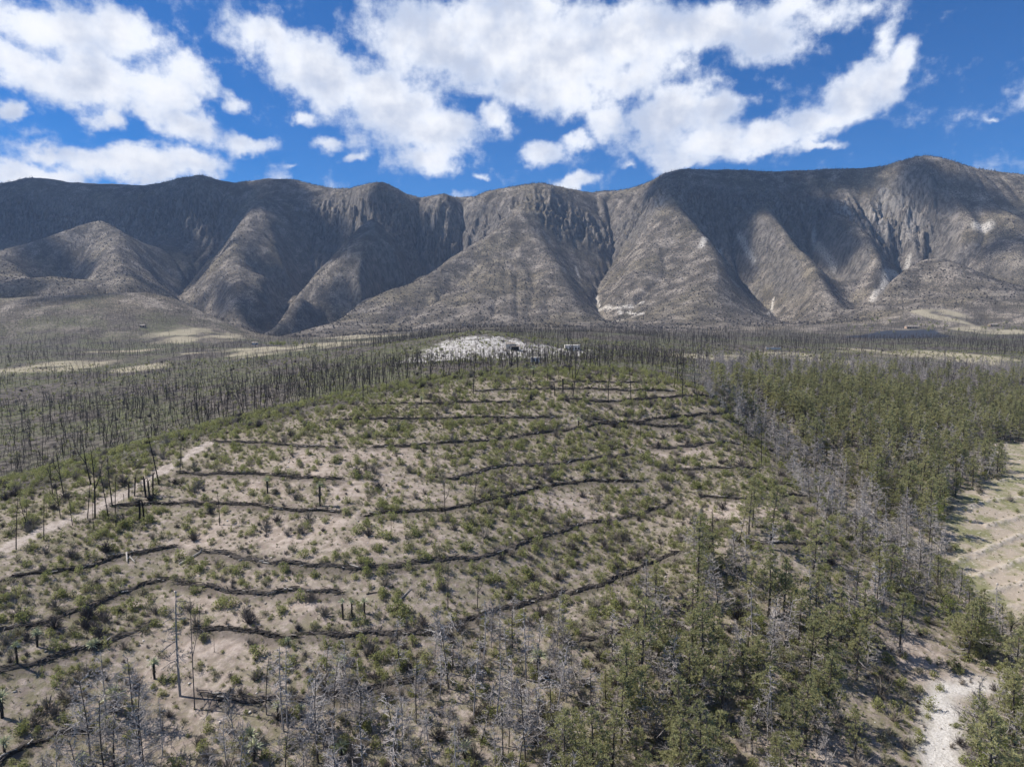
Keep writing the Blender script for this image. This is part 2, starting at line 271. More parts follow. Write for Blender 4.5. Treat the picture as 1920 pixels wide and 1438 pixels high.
# running water cuts gullies into the mountain sides
DX = 8.0; ex_ = np.arange(-2500, 2500, DX); ey_ = np.arange(1150, 2900, DX); EX, EY = np.meshgrid(ex_, ey_)
H = grid_at(Z0, EX, EY); H0 = H.copy(); H = H + 9*fbm(EX/110, EY/110, 5, 0.6) + 14*fbm(EX/420, EY/420, 3); nr, nc = H.shape
ID = np.arange(nr*nc).reshape(nr, nc)
for it in range(16):
    best = np.zeros_like(H); rec = ID.copy(); dd_ = np.ones_like(H)
    for di, dj in ((-1,0),(1,0),(0,-1),(0,1),(-1,-1),(-1,1),(1,-1),(1,1)):
        a0, a1 = max(0, -di), nr-max(0, di); b0, b1 = max(0, -dj), nc-max(0, dj); D = math.hypot(di, dj)
        s_ = (H[a0:a1, b0:b1]-H[a0+di:a1+di, b0+dj:b1+dj])/D; m_ = s_ > best[a0:a1, b0:b1]
        best[a0:a1, b0:b1][m_] = s_[m_]; rec[a0:a1, b0:b1][m_] = ID[a0+di:a1+di, b0+dj:b1+dj][m_]; dd_[a0:a1, b0:b1][m_] = D
    order = np.argsort(-H.ravel()).tolist(); rl = rec.ravel().tolist(); A = [1.0]*(nr*nc)
    for i in order:
        r = rl[i]
        if r != i: A[r] += A[i]
    fl = (EROD*np.array(A)**0.5/dd_.ravel()).tolist(); h = H.ravel().tolist()
    for i in reversed(order):
        r = rl[i]
        if r != i: f = fl[i]; h[i] = (h[i]+f*h[r])/(1+f)
    H = np.array(h).reshape(nr, nc); Hp = np.pad(H, 1, mode='edge'); H = H + 0.07*(Hp[:-2, 1:-1]+Hp[2:, 1:-1]+Hp[1:-1, :-2]+Hp[1:-1, 2:]-4*H)
DE = (H-H0)*np.clip((EY-1180)/220, 0, 1)*np.clip((2880-EY)/150, 0, 1); AR = np.log(np.array(A)).reshape(nr, nc)
def egrid(G, x, y):
    i = np.clip((y-ey_[0])/DX, 0, nr-1.001); j = np.clip((x-ex_[0])/DX, 0, nc-1.001); a = i.astype(int); b = j.astype(int); i = i-a; j = j-b
    return (G[a, b]*(1-j)+G[a, b+1]*j)*(1-i)+(G[a+1, b]*(1-j)+G[a+1, b+1]*j)*i
Z0 = Z0 + np.where(GY > 1152, egrid(DE, GX, GY), 0)
# erosion: ribs that run down the slopes, buttresses on the cliffs
far = np.clip((GY - 1050)/350, 0, 1); hf = np.clip((Z0+20)/260, 0, 1)
CLP = np.array([P(*c)[:3] for c in [(-200,415,2560),(0,410,2530),(100,405,2510),(200,395,2490),(300,392,2480),(365,390,2450),(410,400,2450),(600,390,2370),(640,405,2300),(700,395,2225),(745,415,2220),(790,430,2230),(845,435,2215),(890,418,2180),(940,403,2150),(988,388,2120),(1020,392,2115),(1060,408,2130),(1110,428,2150),(1145,440,2160),(1190,412,2135),(1240,368,2055),(1300,380,2045),(1380,383,2065),(1450,383,2060),(1540,388,2010),(1600,393,1960),(1660,396,1930),(1710,395,1910)]])
cd = np.full(GX.shape, 1e9)
m2 = GY > 1700
for a, b in zip(CLP[:-1], CLP[1:]):
    if a[0] < P(420,400,2450)[0] < b[0]: continue
    d = b[:2]-a[:2]; t = np.clip(((GX[m2]-a[0])*d[0] + (GY[m2]-a[1])*d[1]) / (d@d), 0, 1)
    cd[m2] = np.minimum(cd[m2], np.hypot(GX[m2]-a[0]-t*d[0], (GY[m2]-a[1]-t*d[1])))
CLIFF = np.clip(1.35 - cd/72.0 + .35*fbm(GX/60, GY/60, 3), 0, 1)*np.clip((GY-1700)/100, 0, 1)
wx = 60*fbm(GX/300, GY/300, 3); rib = fbm((GX+wx)/42, GY/260 + 3, 4, 0.55, True)
big = fbm((GX+wx)/130, GY/420 + 7, 4, 0.5, True); mid = fbm((GX+1.5*wx)/75, GY/150, 4, 0.55)
yw = GY + far*CLIFF*(52*fbm((GX+0.6*wx)/22, Z0/40, 5, 0.70) + 24*fbm((GX+wx)/60, Z0/150, 4, 0.6, True) - 15)
yw = np.maximum(yw, 30)
Z = np.where(CLIFF > 0.001, grid_at(Z0, GX, yw), Z0)
Z += far*hf*(3.0*(rib-0.25) + 3*(big-0.25) + 2.5*mid)*(0.35+0.65*np.clip(hf*1.4, 0, 1))
Z += CLIFF*far*(15*fbm((GX+.3*wx)/15, GY/60, 4, 0.6, True) + 16*fbm((GX+.6*wx)/38, GY/110 + 5, 4, 0.6, True) - 10)
near = np.clip((1200-GY)/500, 0, 1)
Z += 0.16*fbm(GX/4.0, GY/4.0, 3)*np.clip((400-GY)/200, 0, 1) + 0.45*fbm(GX/17, GY/17, 3)*near + 2.0*fbm(GX/90, GY/90, 3)*np.clip((GY-190)/150, 0, 1)*np.clip((1500-GY)/300, 0, 1)
# small rolling ridges in the middle distance
mdl = np.clip((GY-420)/200, 0, 1)*np.clip((1350-GY)/200, 0, 1); Z += mdl*2.2*fbm(GX/120, GY/160, 4, 0.5, True)
def hgt(x, y): return grid_at(Z, np.asarray(x, float), np.asarray(y, float))
def at(px, py, ymin=22):                      # where the line of sight through px, py meets the ground
    dx, dy, dz = pxdir(px, py); c = (dx/dy+1.05)/2.1*(NU-1); j = int(np.clip(c, 0, NU-2)); b = c-j
    col = Z[:, j]*(1-b)+Z[:, j+1]*b; ray = YR*dz/dy
    k = np.nonzero((ray <= col) & (YR > ymin))[0]; k = k[0] if len(k) else len(YR)-1
    if k > 0:
        f0 = ray[k-1]-col[k-1]; f1 = ray[k]-col[k]; t = f0/(f0-f1) if f0 != f1 else 0
        Y = YR[k-1] + (YR[k]-YR[k-1])*min(max(t, 0), 1)
    else: Y = YR[0]
    return np.array((dx/dy*Y, Y, float(hgt(dx/dy*Y, Y))))
HOR = np.maximum.accumulate(Z/GY, axis=0)     # highest sight line up to each cell: is a tree there in view?
def in_view(x, y, h, m=0.03):
    u = x/y; zt = hgt(x, y) + h
    s = grid_at(HOR, x, np.maximum(y-2.0, 23)); inf = (np.abs(u) < 0.765+m) & (zt/y > -0.735)
    return inf & (zt/y > s)
def poly_mask(x, y, poly, soft):              # signed distance to a polygon in plan -> 0..1
    p = np.array(poly)[:, :2]; ins = np.zeros(x.shape, bool); d = np.full(x.shape, 1e9)
    for (x0, y0), (x1, y1) in zip(p, np.roll(p, -1, 0)):
        t = np.clip(((x-x0)*(x1-x0)+(y-y0)*(y1-y0))/((x1-x0)**2+(y1-y0)**2+1e-9), 0, 1)
        d = np.minimum(d, np.hypot(x-x0-t*(x1-x0), y-y0-t*(y1-y0)))
        cr = ((y0 > y) != (y1 > y)); xs = (x1-x0)*(y-y0)/(y1-y0+1e-12)+x0; ins ^= cr & (x < xs)
    return np.clip(0.5 + np.where(ins, d, -d)/soft, 0, 1)
PATH = [at(*p) for p in [(-60,1062),(0,1035),(60,1005),(130,975),(190,948),(250,915),(300,885),(345,858),(388,832)]]
PATH_BACK = [(PATH[-1][0]-7, PATH[-1][1]+9, 0), (PATH[-1][0]-14, PATH[-1][1]+22, 0)]
g1 = slice(0, NR1); X1, YY1 = GX[g1], GY[g1]
PM = {}
nz = fbm(X1/3.0, YY1/3.0, 3)
PM['path'] = np.clip((1.7 + 2.2*nz - line_dist(X1, YY1, PATH))/0.8, 0, 1)
FIELD = [at(*p) for p in [(1805,832),(1870,830),(1990,825),(2150,900),(2150,1200),(1990,1190),(1900,1165),(1850,1120),(1800,1085),(1775,1020),(1772,975),(1800,930),(1860,905),(1895,880),(1850,850)]]
PM['field'] = poly_mask(X1 + 2*nz, YY1 + 2*nz, FIELD, 2.0)
WASH = [at(*p) for p in [(1750,1280),(1728,1322),(1735,1360),(1718,1395),(1750,1470),(1812,1470),(1798,1405),(1806,1350),(1785,1312),(1840,1292),(1888,1300),(1885,1284),(1820,1272)]]
PM['wash'] = poly_mask(X1 + 2.0*nz, YY1 + 2.0*nz, WASH, 2.2)
WHITE = [P(*c) for c in [(765,670,380),(785,660,392),(800,646,415),(850,636,430),(900,634,438),(945,640,440),(1000,658,430),(1110,658,445),(1110,668,400),(1010,678,355),(850,680,355),(760,678,365)]]
PM['white'] = np.clip(poly_mask(X1 + 14*fbm(X1/22, YY1/22, 3), YY1, WHITE, 40.0)*(1.05+1.5*fbm(X1/14, YY1/10, 4)), 0, 1)
tot = np.zeros_like(X1)
for cpx, cpy, r in [(365,662,12),(395,655,14),(425,668,10),(380,628,70),(560,650,90),(640,632,60),(240,658,40),(100,690,45),(700,630,60),(280,690,30),(1330,668,30),(1500,668,50),(1720,665,60),(1860,622,60),(1760,590,50)]:
    c = at(cpx, cpy); tot = np.maximum(tot, np.clip(1.4-np.hypot((X1-c[0]), (YY1-c[1])*0.6)/r, 0, 1))
PM['pale'] = np.clip(tot*(0.75+1.5*fbm(X1/35, YY1/60, 4)), 0, 1)
POND = [P(*c) for c in [(1570,634,880),(1600,629,960),(1660,620,1080),(1755,618,1090),(1765,626,1000),(1790,634,900),(1680,637,860)]]
PM['dark'] = poly_mask(X1 + 10*fbm(X1/25, YY1/25, 3), YY1, POND, 20.0)
hillp = [at(*p) for p in [(-100,1460),(1150,1460),(1240,1200),(1300,1080),(1560,1010),(1500,900),(1350,750),(1250,712)]] + [SHO[-1]] + list(reversed(SHO[:-1]))
PM['hill'] = poly_mask(X1, YY1, hillp, 8.0)
PM['soil'] = np.maximum(PM['hill'], poly_mask(X1, YY1, [at(*p) for p in [(1100,1430),(1250,1060),(1500,900),(1350,750),(1600,760),(1990,850)]]+[(150,50,0),(0,30,0)], 10.0))
FR = [[(1785,1055),(1850,1030),(1960,985)],[(1830,1080),(1960,1035)],[(1795,955),(1860,937),(1960,928)],[(1850,1110),(1960,1080)],[(1870,1145),(1960,1125)],[(1830,905),(1960,892)],[(1850,985),(1960,955)]]
fr = np.full(X1.shape, 9e9)
for q in FR: fr = np.minimum(fr, line_dist(X1+1.2*nz, YY1+1.5*nz, [at(*p) for p in q]))
PM['ridge'] = np.clip(1.3-fr/.7, 0, 1)*np.clip(.6+1.5*nz+.5, 0, 1)*PM['field']; Z[:NR1] += .35*PM['ridge']
PM['distant'] = np.clip((YY1-880)/260 + 1.2*fbm(X1/90, YY1/120, 4), 0, 1)
# bare, paler patches of soil on the terraces
bare = np.zeros_like(X1)
for cpx, cpy, rx, ry in [(560,905,15,6),(700,920,12,5),(620,1000,14,5),(380,1215,8,7),(660,860,18,7),(1100,950,9,4),(1360,960,10,6),(500,1120,12,4),(330,1330,6,5),(1300,850,10,5),(450,1000,12,5),(620,760,8,3),(1700,1205,4,7),(1745,1255,6,5),(1655,1130,4,6),(1830,1150,4,9),(1500,1400,5,3)]:
    c = at(cpx, cpy); bare = np.maximum(bare, np.clip(1.5-np.hypot((X1-c[0])/rx, (YY1-c[1])/ry), 0, 1))
PM['bare'] = np.clip(bare*(0.75+2.2*fbm(X1/6, YY1/5, 4)), 0, 1)
bd = np.full(X1.shape, 1e9)
for b in BARRW: bd = np.minimum(bd, line_dist(X1, YY1+0.4, b))
PM['litter'] = np.clip(1.6-bd/0.9, 0, 1)

# ------------------------------------------------------------------ materials
def new_mat(name):
    m = bpy.data.materials.new(name); m.use_nodes = True; return m, NT(m.node_tree)
def finish(N, col, rough=0.95, bump=None, bstr=0.5, bdist=1.0, spec=0.15, trans=None):
    b = N.n('ShaderNodeBsdfPrincipled', {'Roughness': rough, 'Specular IOR Level': spec})
    if isinstance(col, bpy.types.NodeSocket): N.t.links.new(col, b.inputs['Base Color'])
    else: b.inputs['Base Color'].default_value = tuple(col) + (1,)
    if bump is not None:
        bn = N.n('ShaderNodeBump', {'Strength': bstr, 'Distance': bdist, 'Height': bump}); N.t.links.new(bn.outputs[0], b.inputs['Normal'])
    sh = b.outputs[0]
    if trans:
        t = N.n('ShaderNodeBsdfTranslucent'); 
        if isinstance(col, bpy.types.NodeSocket): N.t.links.new(col, t.inputs[0])
        mx = N.n('ShaderNodeMixShader', {0: trans, 1: sh, 2: t.outputs[0]}); sh = mx.outputs[0]
    o = N.n('ShaderNodeOutputMaterial'); N.t.links.new(sh, o.inputs[0])

def scrub_colour(N, P_):
    n1 = N.noise(P_, 0.34, 4, 0.75); n2 = N.noise(P_, 0.006, 5, 0.6); n3 = N.noise(P_, 0.025, 6, 0.7)
    gnd = N.mix(N.ramp(n3, 0.38, 0.66), (0.135, 0.112, 0.090), (0.305, 0.262, 0.215))
    gnd = N.mix(N.ramp(n2, 0.46, 0.64, 0, 0.6), gnd, (0.19, 0.155, 0.085))            # dry straw
    veg = N.mix(n3, (0.035, 0.031, 0.026), (0.075, 0.064, 0.046))
    vm = N.ramp(N.math('ADD', n1, N.math('MULTIPLY', N.math('SUBTRACT', n3, 0.5), 0.45)), 0.575, 0.475)
    c = N.mix(N.math('MULTIPLY', vm, 0.92), gnd, veg)
    c = N.mix(N.ramp(N.noise(P_, 0.6, 3, 0.7), 0.62, 0.70, 0, 0.8), c, (0.40, 0.37, 0.33))
    z = N.n('ShaderNodeSeparateXYZ', {0: P_}).outputs[2]                                # contour ditches on the lower slopes
    zz = N.math('ADD', z, N.math('MULTIPLY', n3, 6.0)); fr_ = N.math('FRACT', N.math('DIVIDE', zz, 8.5))
    tl = N.math('MULTIPLY', N.ramp(fr_, 0.16, 0.0), N.ramp(z, 110.0, 40.0)); tl = N.math('MULTIPLY', tl, N.ramp(N.noise(P_, 0.004, 3), 0.45, 0.55))
    return N.mix(N.math('MULTIPLY', tl, 0.6), c, (0.05, 0.044, 0.038)), n1, n3

def mat_ground():
    m, N = new_mat('ground_soil'); P_ = N.n('ShaderNodeNewGeometry').outputs['Position']
    n1 = N.noise(P_, 0.12, 5); n2 = N.noise(P_, 0.9, 5, 0.6); n3 = N.noise(P_, 5.0, 4, 0.65); n4 = N.noise(P_, 0.02, 4)
    soil = N.mix(N.ramp(n2, 0.35, 0.68), (0.185, 0.150, 0.125), (0.355, 0.298, 0.255))
    soil = N.mix(N.ramp(n1, 0.4, 0.65, 0, 0.6), soil, (0.25, 0.205, 0.165))
    soil = N.mix(N.ramp(n3, 0.62, 0.75, 0, 0.75), soil, (0.47, 0.43, 0.38))            # pale stones
    soil = N.mix(N.ramp(n3, 0.42, 0.30, 0, 0.8), soil, (0.06, 0.05, 0.038))             # twigs and litter
    bare = N.mix(N.ramp(n2, 0.35, 0.65), (0.27, 0.215, 0.175), (0.43, 0.355, 0.30))
    c = N.mix(N.math('MULTIPLY', N.attr('bare'), 0.75), soil, bare)
    # grass and weeds between the shrubs
    gr = N.mix(N.noise(P_, 2.2, 3), (0.098, 0.098, 0.050), (0.225, 0.200, 0.125))
    gm = N.math('MULTIPLY', N.ramp(N.noise(P_, 1.1, 6, 0.7), 0.43, 0.56), N.math('SUBTRACT', 1.0, N.math('MULTIPLY', N.attr('bare'), 0.8)))
    c = N.mix(N.math('MULTIPLY', gm, 0.75), c, gr)
    # burnt valley floor: ash grey, rock, green flush
    v = N.mix(N.ramp(N.noise(P_, 0.25, 6, 0.65), 0.4, 0.62), (0.032, 0.027, 0.023), (0.125, 0.108, 0.090))
    v = N.mix(N.ramp(N.noise(P_, 0.6, 5, 0.7), 0.64, 0.74, 0, 0.6), v, (0.30, 0.27, 0.235))
    gf = N.math('MULTIPLY', N.ramp(n4, 0.42, 0.58), N.ramp(N.noise(P_, 0.35, 5, 0.7), 0.42, 0.56))
    v = N.mix(N.math('MULTIPLY', gf, 0.6), v, (0.105, 0.120, 0.042))
    c = N.mix(N.attr('soil'), v, c)
    fc, _, _ = scrub_colour(N, P_); c = N.mix(N.attr('distant'), c, fc)
    pale = N.mix(N.noise(P_, 0.08, 5, 0.7), (0.24, 0.21, 0.13), (0.42, 0.37, 0.27))
    c = N.mix(N.ramp(N.attr('pale'), 0.35, 0.8, 0, 0.8), c, pale)
    st = N.n('ShaderNodeTexWave', {0: P_, 1: 0.11, 2: 3.0, 3: 3.0}, bands_direction='Y').outputs[1]
    wh = N.mix(N.ramp(N.noise(P_, 0.3, 5, 0.7), 0.42, 0.6), (0.24, 0.22, 0.195), (0.56, 0.53, 0.495))
    wh = N.mix(N.ramp(st, 0.12, 0.0, 0, 0.7), wh, (0.16, 0.15, 0.13))
    c = N.mix(N.ramp(N.attr('white'), 0.35, 0.6), c, wh)
    c = N.mix(N.ramp(N.attr('dark'), 0.3, 0.7), c, N.mix(N.noise(P_, 0.05, 5), (0.018, 0.022, 0.034), (0.045, 0.05, 0.06)))
    c = N.mix(N.math('MULTIPLY', N.attr('litter'), 0.6), c, (0.05, 0.042, 0.035))
    # field: sandy with thin green and pale low banks
    fd = N.mix(N.ramp(N.noise(P_, 0.15, 6, 0.65), 0.42, 0.58), (0.33, 0.275, 0.215), (0.185, 0.18, 0.09))
    fd = N.mix(N.ramp(N.noise(P_, 1.3, 5, 0.7), 0.55, 0.68, 0, 0.8), fd, (0.46, 0.41, 0.35))
    fd = N.mix(N.math('MULTIPLY', N.attr('ridge'), N.ramp(n2, 0.35, 0.6)), fd, (0.42, 0.365, 0.30)); c = N.mix(N.attr('field'), c, fd)
    c = N.mix(N.attr('wash'), c, N.mix(N.ramp(n3, 0.35, 0.6), (0.38, 0.35, 0.31), (0.56, 0.53, 0.49)))
    pt = N.mix(N.ramp(N.math('ADD', N.math('MULTIPLY', n3, 0.5), N.math('MULTIPLY', n2, 0.5)), 0.38, 0.6), (0.24, 0.20, 0.165), (0.43, 0.37, 0.32))
    c = N.mix(N.attr('path'), c, pt)
    bp = N.math('ADD', N.math('MULTIPLY', n2, 0.5), N.math('MULTIPLY', n3, 0.18))
    finish(N, c, bump=bp, bstr=0.9, bdist=0.5); return m

def mat_mountain():
    m, N = new_mat('mountain_rock_and_scrub'); G = N.n('ShaderNodeNewGeometry'); P_ = G.outputs['Position']
    nz_ = N.n('ShaderNodeSeparateXYZ', {0: G.outputs['Normal']}).outputs[2]
    c, n1, n3 = scrub_colour(N, P_)
    # cliffs: streaked limestone
    sc_ = N.n('ShaderNodeVectorMath', {0: P_, 1: (0.11, 0.11, 0.028)}, operation='MULTIPLY').outputs[0]
    rk = N.noise(sc_, 1.0, 7, 0.68); rk2 = N.noise(sc_, 0.35, 4, 0.6)
    rock = N.mix(N.ramp(rk, 0.38, 0.62), (0.070, 0.062, 0.054), (0.23, 0.205, 0.175))
    rock = N.mix(N.ramp(N.attr('whiterock'), 0.2, 0.8, 0, 0.8), rock, N.mix(N.ramp(rk, 0.40, 0.55), (0.16, 0.14, 0.12), (0.50, 0.45, 0.39)))
    rock = N.mix(N.ramp(rk2, 0.56, 0.68, 0, 0.7), rock, (0.36, 0.31, 0.26))
    rm = N.math('MULTIPLY', N.attr('cliff'), N.ramp(nz_, 0.80, 0.66))
    rm = N.math('MAXIMUM', rm, N.ramp(nz_, 0.62, 0.50, 0, 0.7))
    c = N.mix(rm, c, rock)
    c = N.mix(N.math('MULTIPLY', N.attr('scar'), N.ramp(n1, 0.40, 0.55)), c, (0.58, 0.53, 0.46))
    bp = N.math('ADD', N.math('MULTIPLY', n1, 2.2), N.math('MULTIPLY', rk, N.math('MULTIPLY', rm, 16.0)))
    finish(N, c, bump=bp, bstr=1.0, bdist=1.0); return m

def grid_mesh(name, r0, r1, mat, attrs):
    X, Y, Zz = GX[r0:r1], GY[r0:r1], Z[r0:r1]; R, C = X.shape
    me = bpy.data.meshes.new(name); me.vertices.add(R*C)
    me.vertices.foreach_set('co', np.stack([X, Y, Zz], -1).astype(np.float32).ravel())
    idx = np.arange(R*C, dtype=np.int32).reshape(R, C)
    q = np.stack([idx[:-1, :-1], idx[:-1, 1:], idx[1:, 1:], idx[1:, :-1]], -1).reshape(-1, 4)
    me.loops.add(q.size); me.loops.foreach_set('vertex_index', q.ravel()); me.polygons.add(len(q))
    me.polygons.foreach_set('loop_start', np.arange(0, q.size, 4, dtype=np.int32))
    me.update(calc_edges=True); me.shade_smooth()
    for k, v in attrs.items():
        a = me.attributes.new(k, 'FLOAT', 'POINT'); a.data.foreach_set('value', v.astype(np.float32).ravel())
    me.materials.append(mat)
    o = bpy.data.objects.new(name, me); sc.collection.objects.link(o); o['kind'] = 'structure'; return o
grid_mesh('ground', 0, NR1, mat_ground(), PM)
X2, YY2 = GX[NR1-1:], GY[NR1-1:]
scar = np.zeros_like(X2)
for ln, w in [([(1120,582,0),(1160,578,0),(1205,567,0)],4),([(1150,603,0),(1190,592,0),(1205,588,0),(1160,584,0)],4),([(1440,590,0),(1450,560,0)],3),([(1315,462,1800),(1350,475,1760)],7),([(1118,556,1700),(1124,575,1520)],3),([(1385,440,1920),(1400,470,1860),(1415,490,1800)],5),([(1525,436,1920),(1545,475,1850),(1566,505,1760)],5),
              ([(1703,487,1570),(1663,515,1480),(1637,560,1370)],7),([(1080,500,1850),(1085,520,1800)],4),([(1835,425,1800),(1850,425,1790)],14)]:
    scar = np.maximum(scar, np.clip(1.5-line_dist(X2, YY2, [at(c[0], c[1], 1245) for c in ln])/w, 0, 1))
wr = np.zeros_like(X2)
for c_, r_ in [((1670,398),110),((1250,372),60),((1600,400),60),((1850,425),70),((870,400),30),((1590,385),40)]:
    q = at(*c_, 1245); wr = np.maximum(wr, np.clip(1.4-np.hypot(X2-q[0], (YY2-q[1]))/r_, 0, 1)*(.6+1.2*fbm(X2/40, YY2/40, 3)))
grid_mesh('mountains', NR1-1, len(YR), mat_mountain(), {'cliff': CLIFF[NR1-1:], 'scar': scar, 'whiterock': wr})

# ------------------------------------------------------------------ air
def build_haze():
    import bmesh
    bm = bmesh.new(); bmesh.ops.create_cube(bm, size=1)
    lo, hi = Vector((-5500, -300, -120)), Vector((5500, 5000, 760))
    for v in bm.verts: v.co = Vector([lo[i] if v.co[i] < 0 else hi[i] for i in range(3)])
    me = bpy.data.meshes.new('haze'); bm.to_mesh(me); bm.free()
    m = bpy.data.materials.new('air'); m.use_nodes = True; N = NT(m.node_tree)
    pv = N.n('ShaderNodeVolumePrincipled', {'Color': (0.50, 0.68, 1.0, 1), 'Density': HAZE, 'Anisotropy': 0.0})
    o = N.n('ShaderNodeOutputMaterial'); N.t.links.new(pv.outputs[0], o.inputs[1])
    me.materials.append(m); ob = bpy.data.objects.new('haze', me); sc.collection.objects.link(ob); ob['kind'] = 'stuff'
HAZE = 0.00006
# ------------------------------------------------------------------ mesh helpers
class MB:
    def __init__(s): s.v = []; s.f = []; s.m = []
    def tube(s, pts, rad, sides=5, mi=0):
        b = len(s.v); k = len(pts)
        for i, p in enumerate(pts):
            p = Vector(p); a = Vector(pts[min(i+1, k-1)]) - Vector(pts[max(i-1, 0)])
            a = a.normalized() if a.length > 1e-9 else Vector((0, 0, 1))
            x = a.cross(Vector((0.3, 0.9, 0.1))).normalized(); y = a.cross(x)
            for j in range(sides):
                t = 2*math.pi*j/sides; s.v.append(tuple(p + (x*math.cos(t) + y*math.sin(t))*rad[i]))
        for i in range(k-1):
            for j in range(sides):
                j2 = (j+1) % sides; s.f.append((b+i*sides+j, b+i*sides+j2, b+(i+1)*sides+j2, b+(i+1)*sides+j)); s.m.append(mi)
        s.f.append(tuple(b+(k-1)*sides+j for j in range(sides))); s.m.append(mi)
        s.f.append(tuple(b+sides-1-j for j in range(sides))); s.m.append(mi)
    def blade(s, p, d, L, w, mi=0, bend=0.0):
        p = Vector(p); d = Vector(d).normalized(); x = d.cross(Vector((random.gauss(0, 1), random.gauss(0, 1), random.gauss(0, 1)))).normalized()*w*0.5
        b = len(s.v); m_ = p + d*L*0.5 + Vector((0, 0, bend*L*0.12)); s.v += [tuple(p - x*0.5), tuple(p + x*0.5), tuple(m_ + x), tuple(m_ - x), tuple(p + d*L - Vector((0, 0, bend*L*0.25)))]
        s.f += [(b, b+1, b+2, b+3), (b+3, b+2, b+4)]; s.m += [mi, mi]
    def leaf(s, p, size, up=0.3, mi=0):
        n = Vector((random.gauss(0, 1), random.gauss(0, 1), random.gauss(0, 1)+up)).normalized(); x = n.orthogonal().normalized(); y = n.cross(x)
        t = random.random()*6.28; x, y = x*math.cos(t)+y*math.sin(t), y*math.cos(t)-x*math.sin(t); p = Vector(p); b = len(s.v)
        a = size*random.uniform(0.6, 1.2)
        s.v += [tuple(p - x*a*0.5), tuple(p + y*a*0.28), tuple(p + x*a*0.5), tuple(p - y*a*0.28)]; s.f.append((b, b+1, b+2, b+3)); s.m.append(mi)
    def box(s, c, d, mi=0):
        b = len(s.v); s.v += [(c[0]+d[0]*i/2, c[1]+d[1]*j/2, c[2]+d[2]*k/2) for i in (-1, 1) for j in (-1, 1) for k in (-1, 1)]
        s.f += [tuple(b+i for i in q) for q in ((0,1,3,2),(4,6,7,5),(0,4,5,1),(2,3,7,6),(0,2,6,4),(1,5,7,3))]; s.m += [mi]*6
    def mesh(s, name, mats, smooth=False):
        me = bpy.data.meshes.new(name); me.from_pydata(s.v, [], s.f); 
        for m in (mats if isinstance(mats, (list, tuple)) else [mats]): me.materials.append(m)
        me.polygons.foreach_set('material_index', s.m)
        if smooth: me.shade_smooth()
        me.update(); return me
def link(name, data, parent=None, **pr):
    o = bpy.data.objects.new(name, data); sc.collection.objects.link(o); o.parent = parent
    for k, v in pr.items():
        if v is not None: o[k] = v
    return o

def leafy(name, a, b, trans=0.25, scale=1.5):
    m, N = new_mat(name); r = N.n('ShaderNodeObjectInfo').outputs['Random']
    t = N.n('ShaderNodeTexCoord').outputs['Object']; n_ = N.noise(t, scale, 3, 0.6)
    c = N.mix(N.math('ADD', N.math('MULTIPLY', r, 0.6), N.math('MULTIPLY', N.math('SUBTRACT', n_, 0.35), 1.2), clamp=True), a, b)
    finish(N, c, 0.7, spec=0.25, trans=trans); return m
def woody(name, a, b, scale=3.0):
    m, N = new_mat(name); r = N.n('ShaderNodeObjectInfo').outputs['Random']
    t = N.n('ShaderNodeTexCoord').outputs['Object']; n_ = N.noise(t, scale, 4, 0.65)
    c = N.mix(N.math('ADD', N.math('MULTIPLY', r, 0.5), N.math('MULTIPLY', n_, 0.5), clamp=True), a, b)
    finish(N, c, 0.9, bump=n_, bstr=0.4, bdist=0.05); return m
M_needle = leafy('pine_needles', (0.225, 0.232, 0.108), (0.475, 0.450, 0.220), 0.50)
M_oak = leafy('oak_leaves', (0.17, 0.20, 0.05), (0.33, 0.35, 0.11), .4)
M_shrub = leafy('shrub_leaves', (0.195, 0.215, 0.072), (0.400, 0.395, 0.170), .5, scale=2.5)
M_sage = leafy('dusty_leaves', (0.18, 0.175, 0.10), (0.34, 0.32, 0.20), .45, scale=2.5)
M_yucca = leafy('yucca_leaves', (0.32, 0.34, 0.19), (0.58, 0.58, 0.38), 0.15)
M_bark = woody('pine_bark', (0.045, 0.036, 0.030), (0.12, 0.10, 0.085))
M_char = woody('charred_bark', (0.014, 0.012, 0.011), (0.048, 0.041, 0.038))
M_twig = woody('charred_twigs', (0.055, 0.046, 0.042), (0.15, 0.130, 0.120))
M_grey = woody('grey_dead_twigs', (0.17, 0.152, 0.14), (0.44, 0.40, 0.37))
M_brown = woody('dry_brown_twigs', (0.12, 0.100, 0.080), (0.32, 0.28, 0.235))
M_skirt = woody('dead_yucca_leaves', (0.07, 0.055, 0.042), (0.19, 0.155, 0.11))
M_log = woody('charred_logs', (0.016, 0.014, 0.012), (0.085, 0.073, 0.062), 1.2)
M_pale = woody('bleached_wood', (0.32, 0.29, 0.25), (0.50, 0.46, 0.41))
M_drygrass = leafy('grass_blades', (0.11, 0.115, 0.05), (0.27, 0.24, 0.13), scale=0.2)

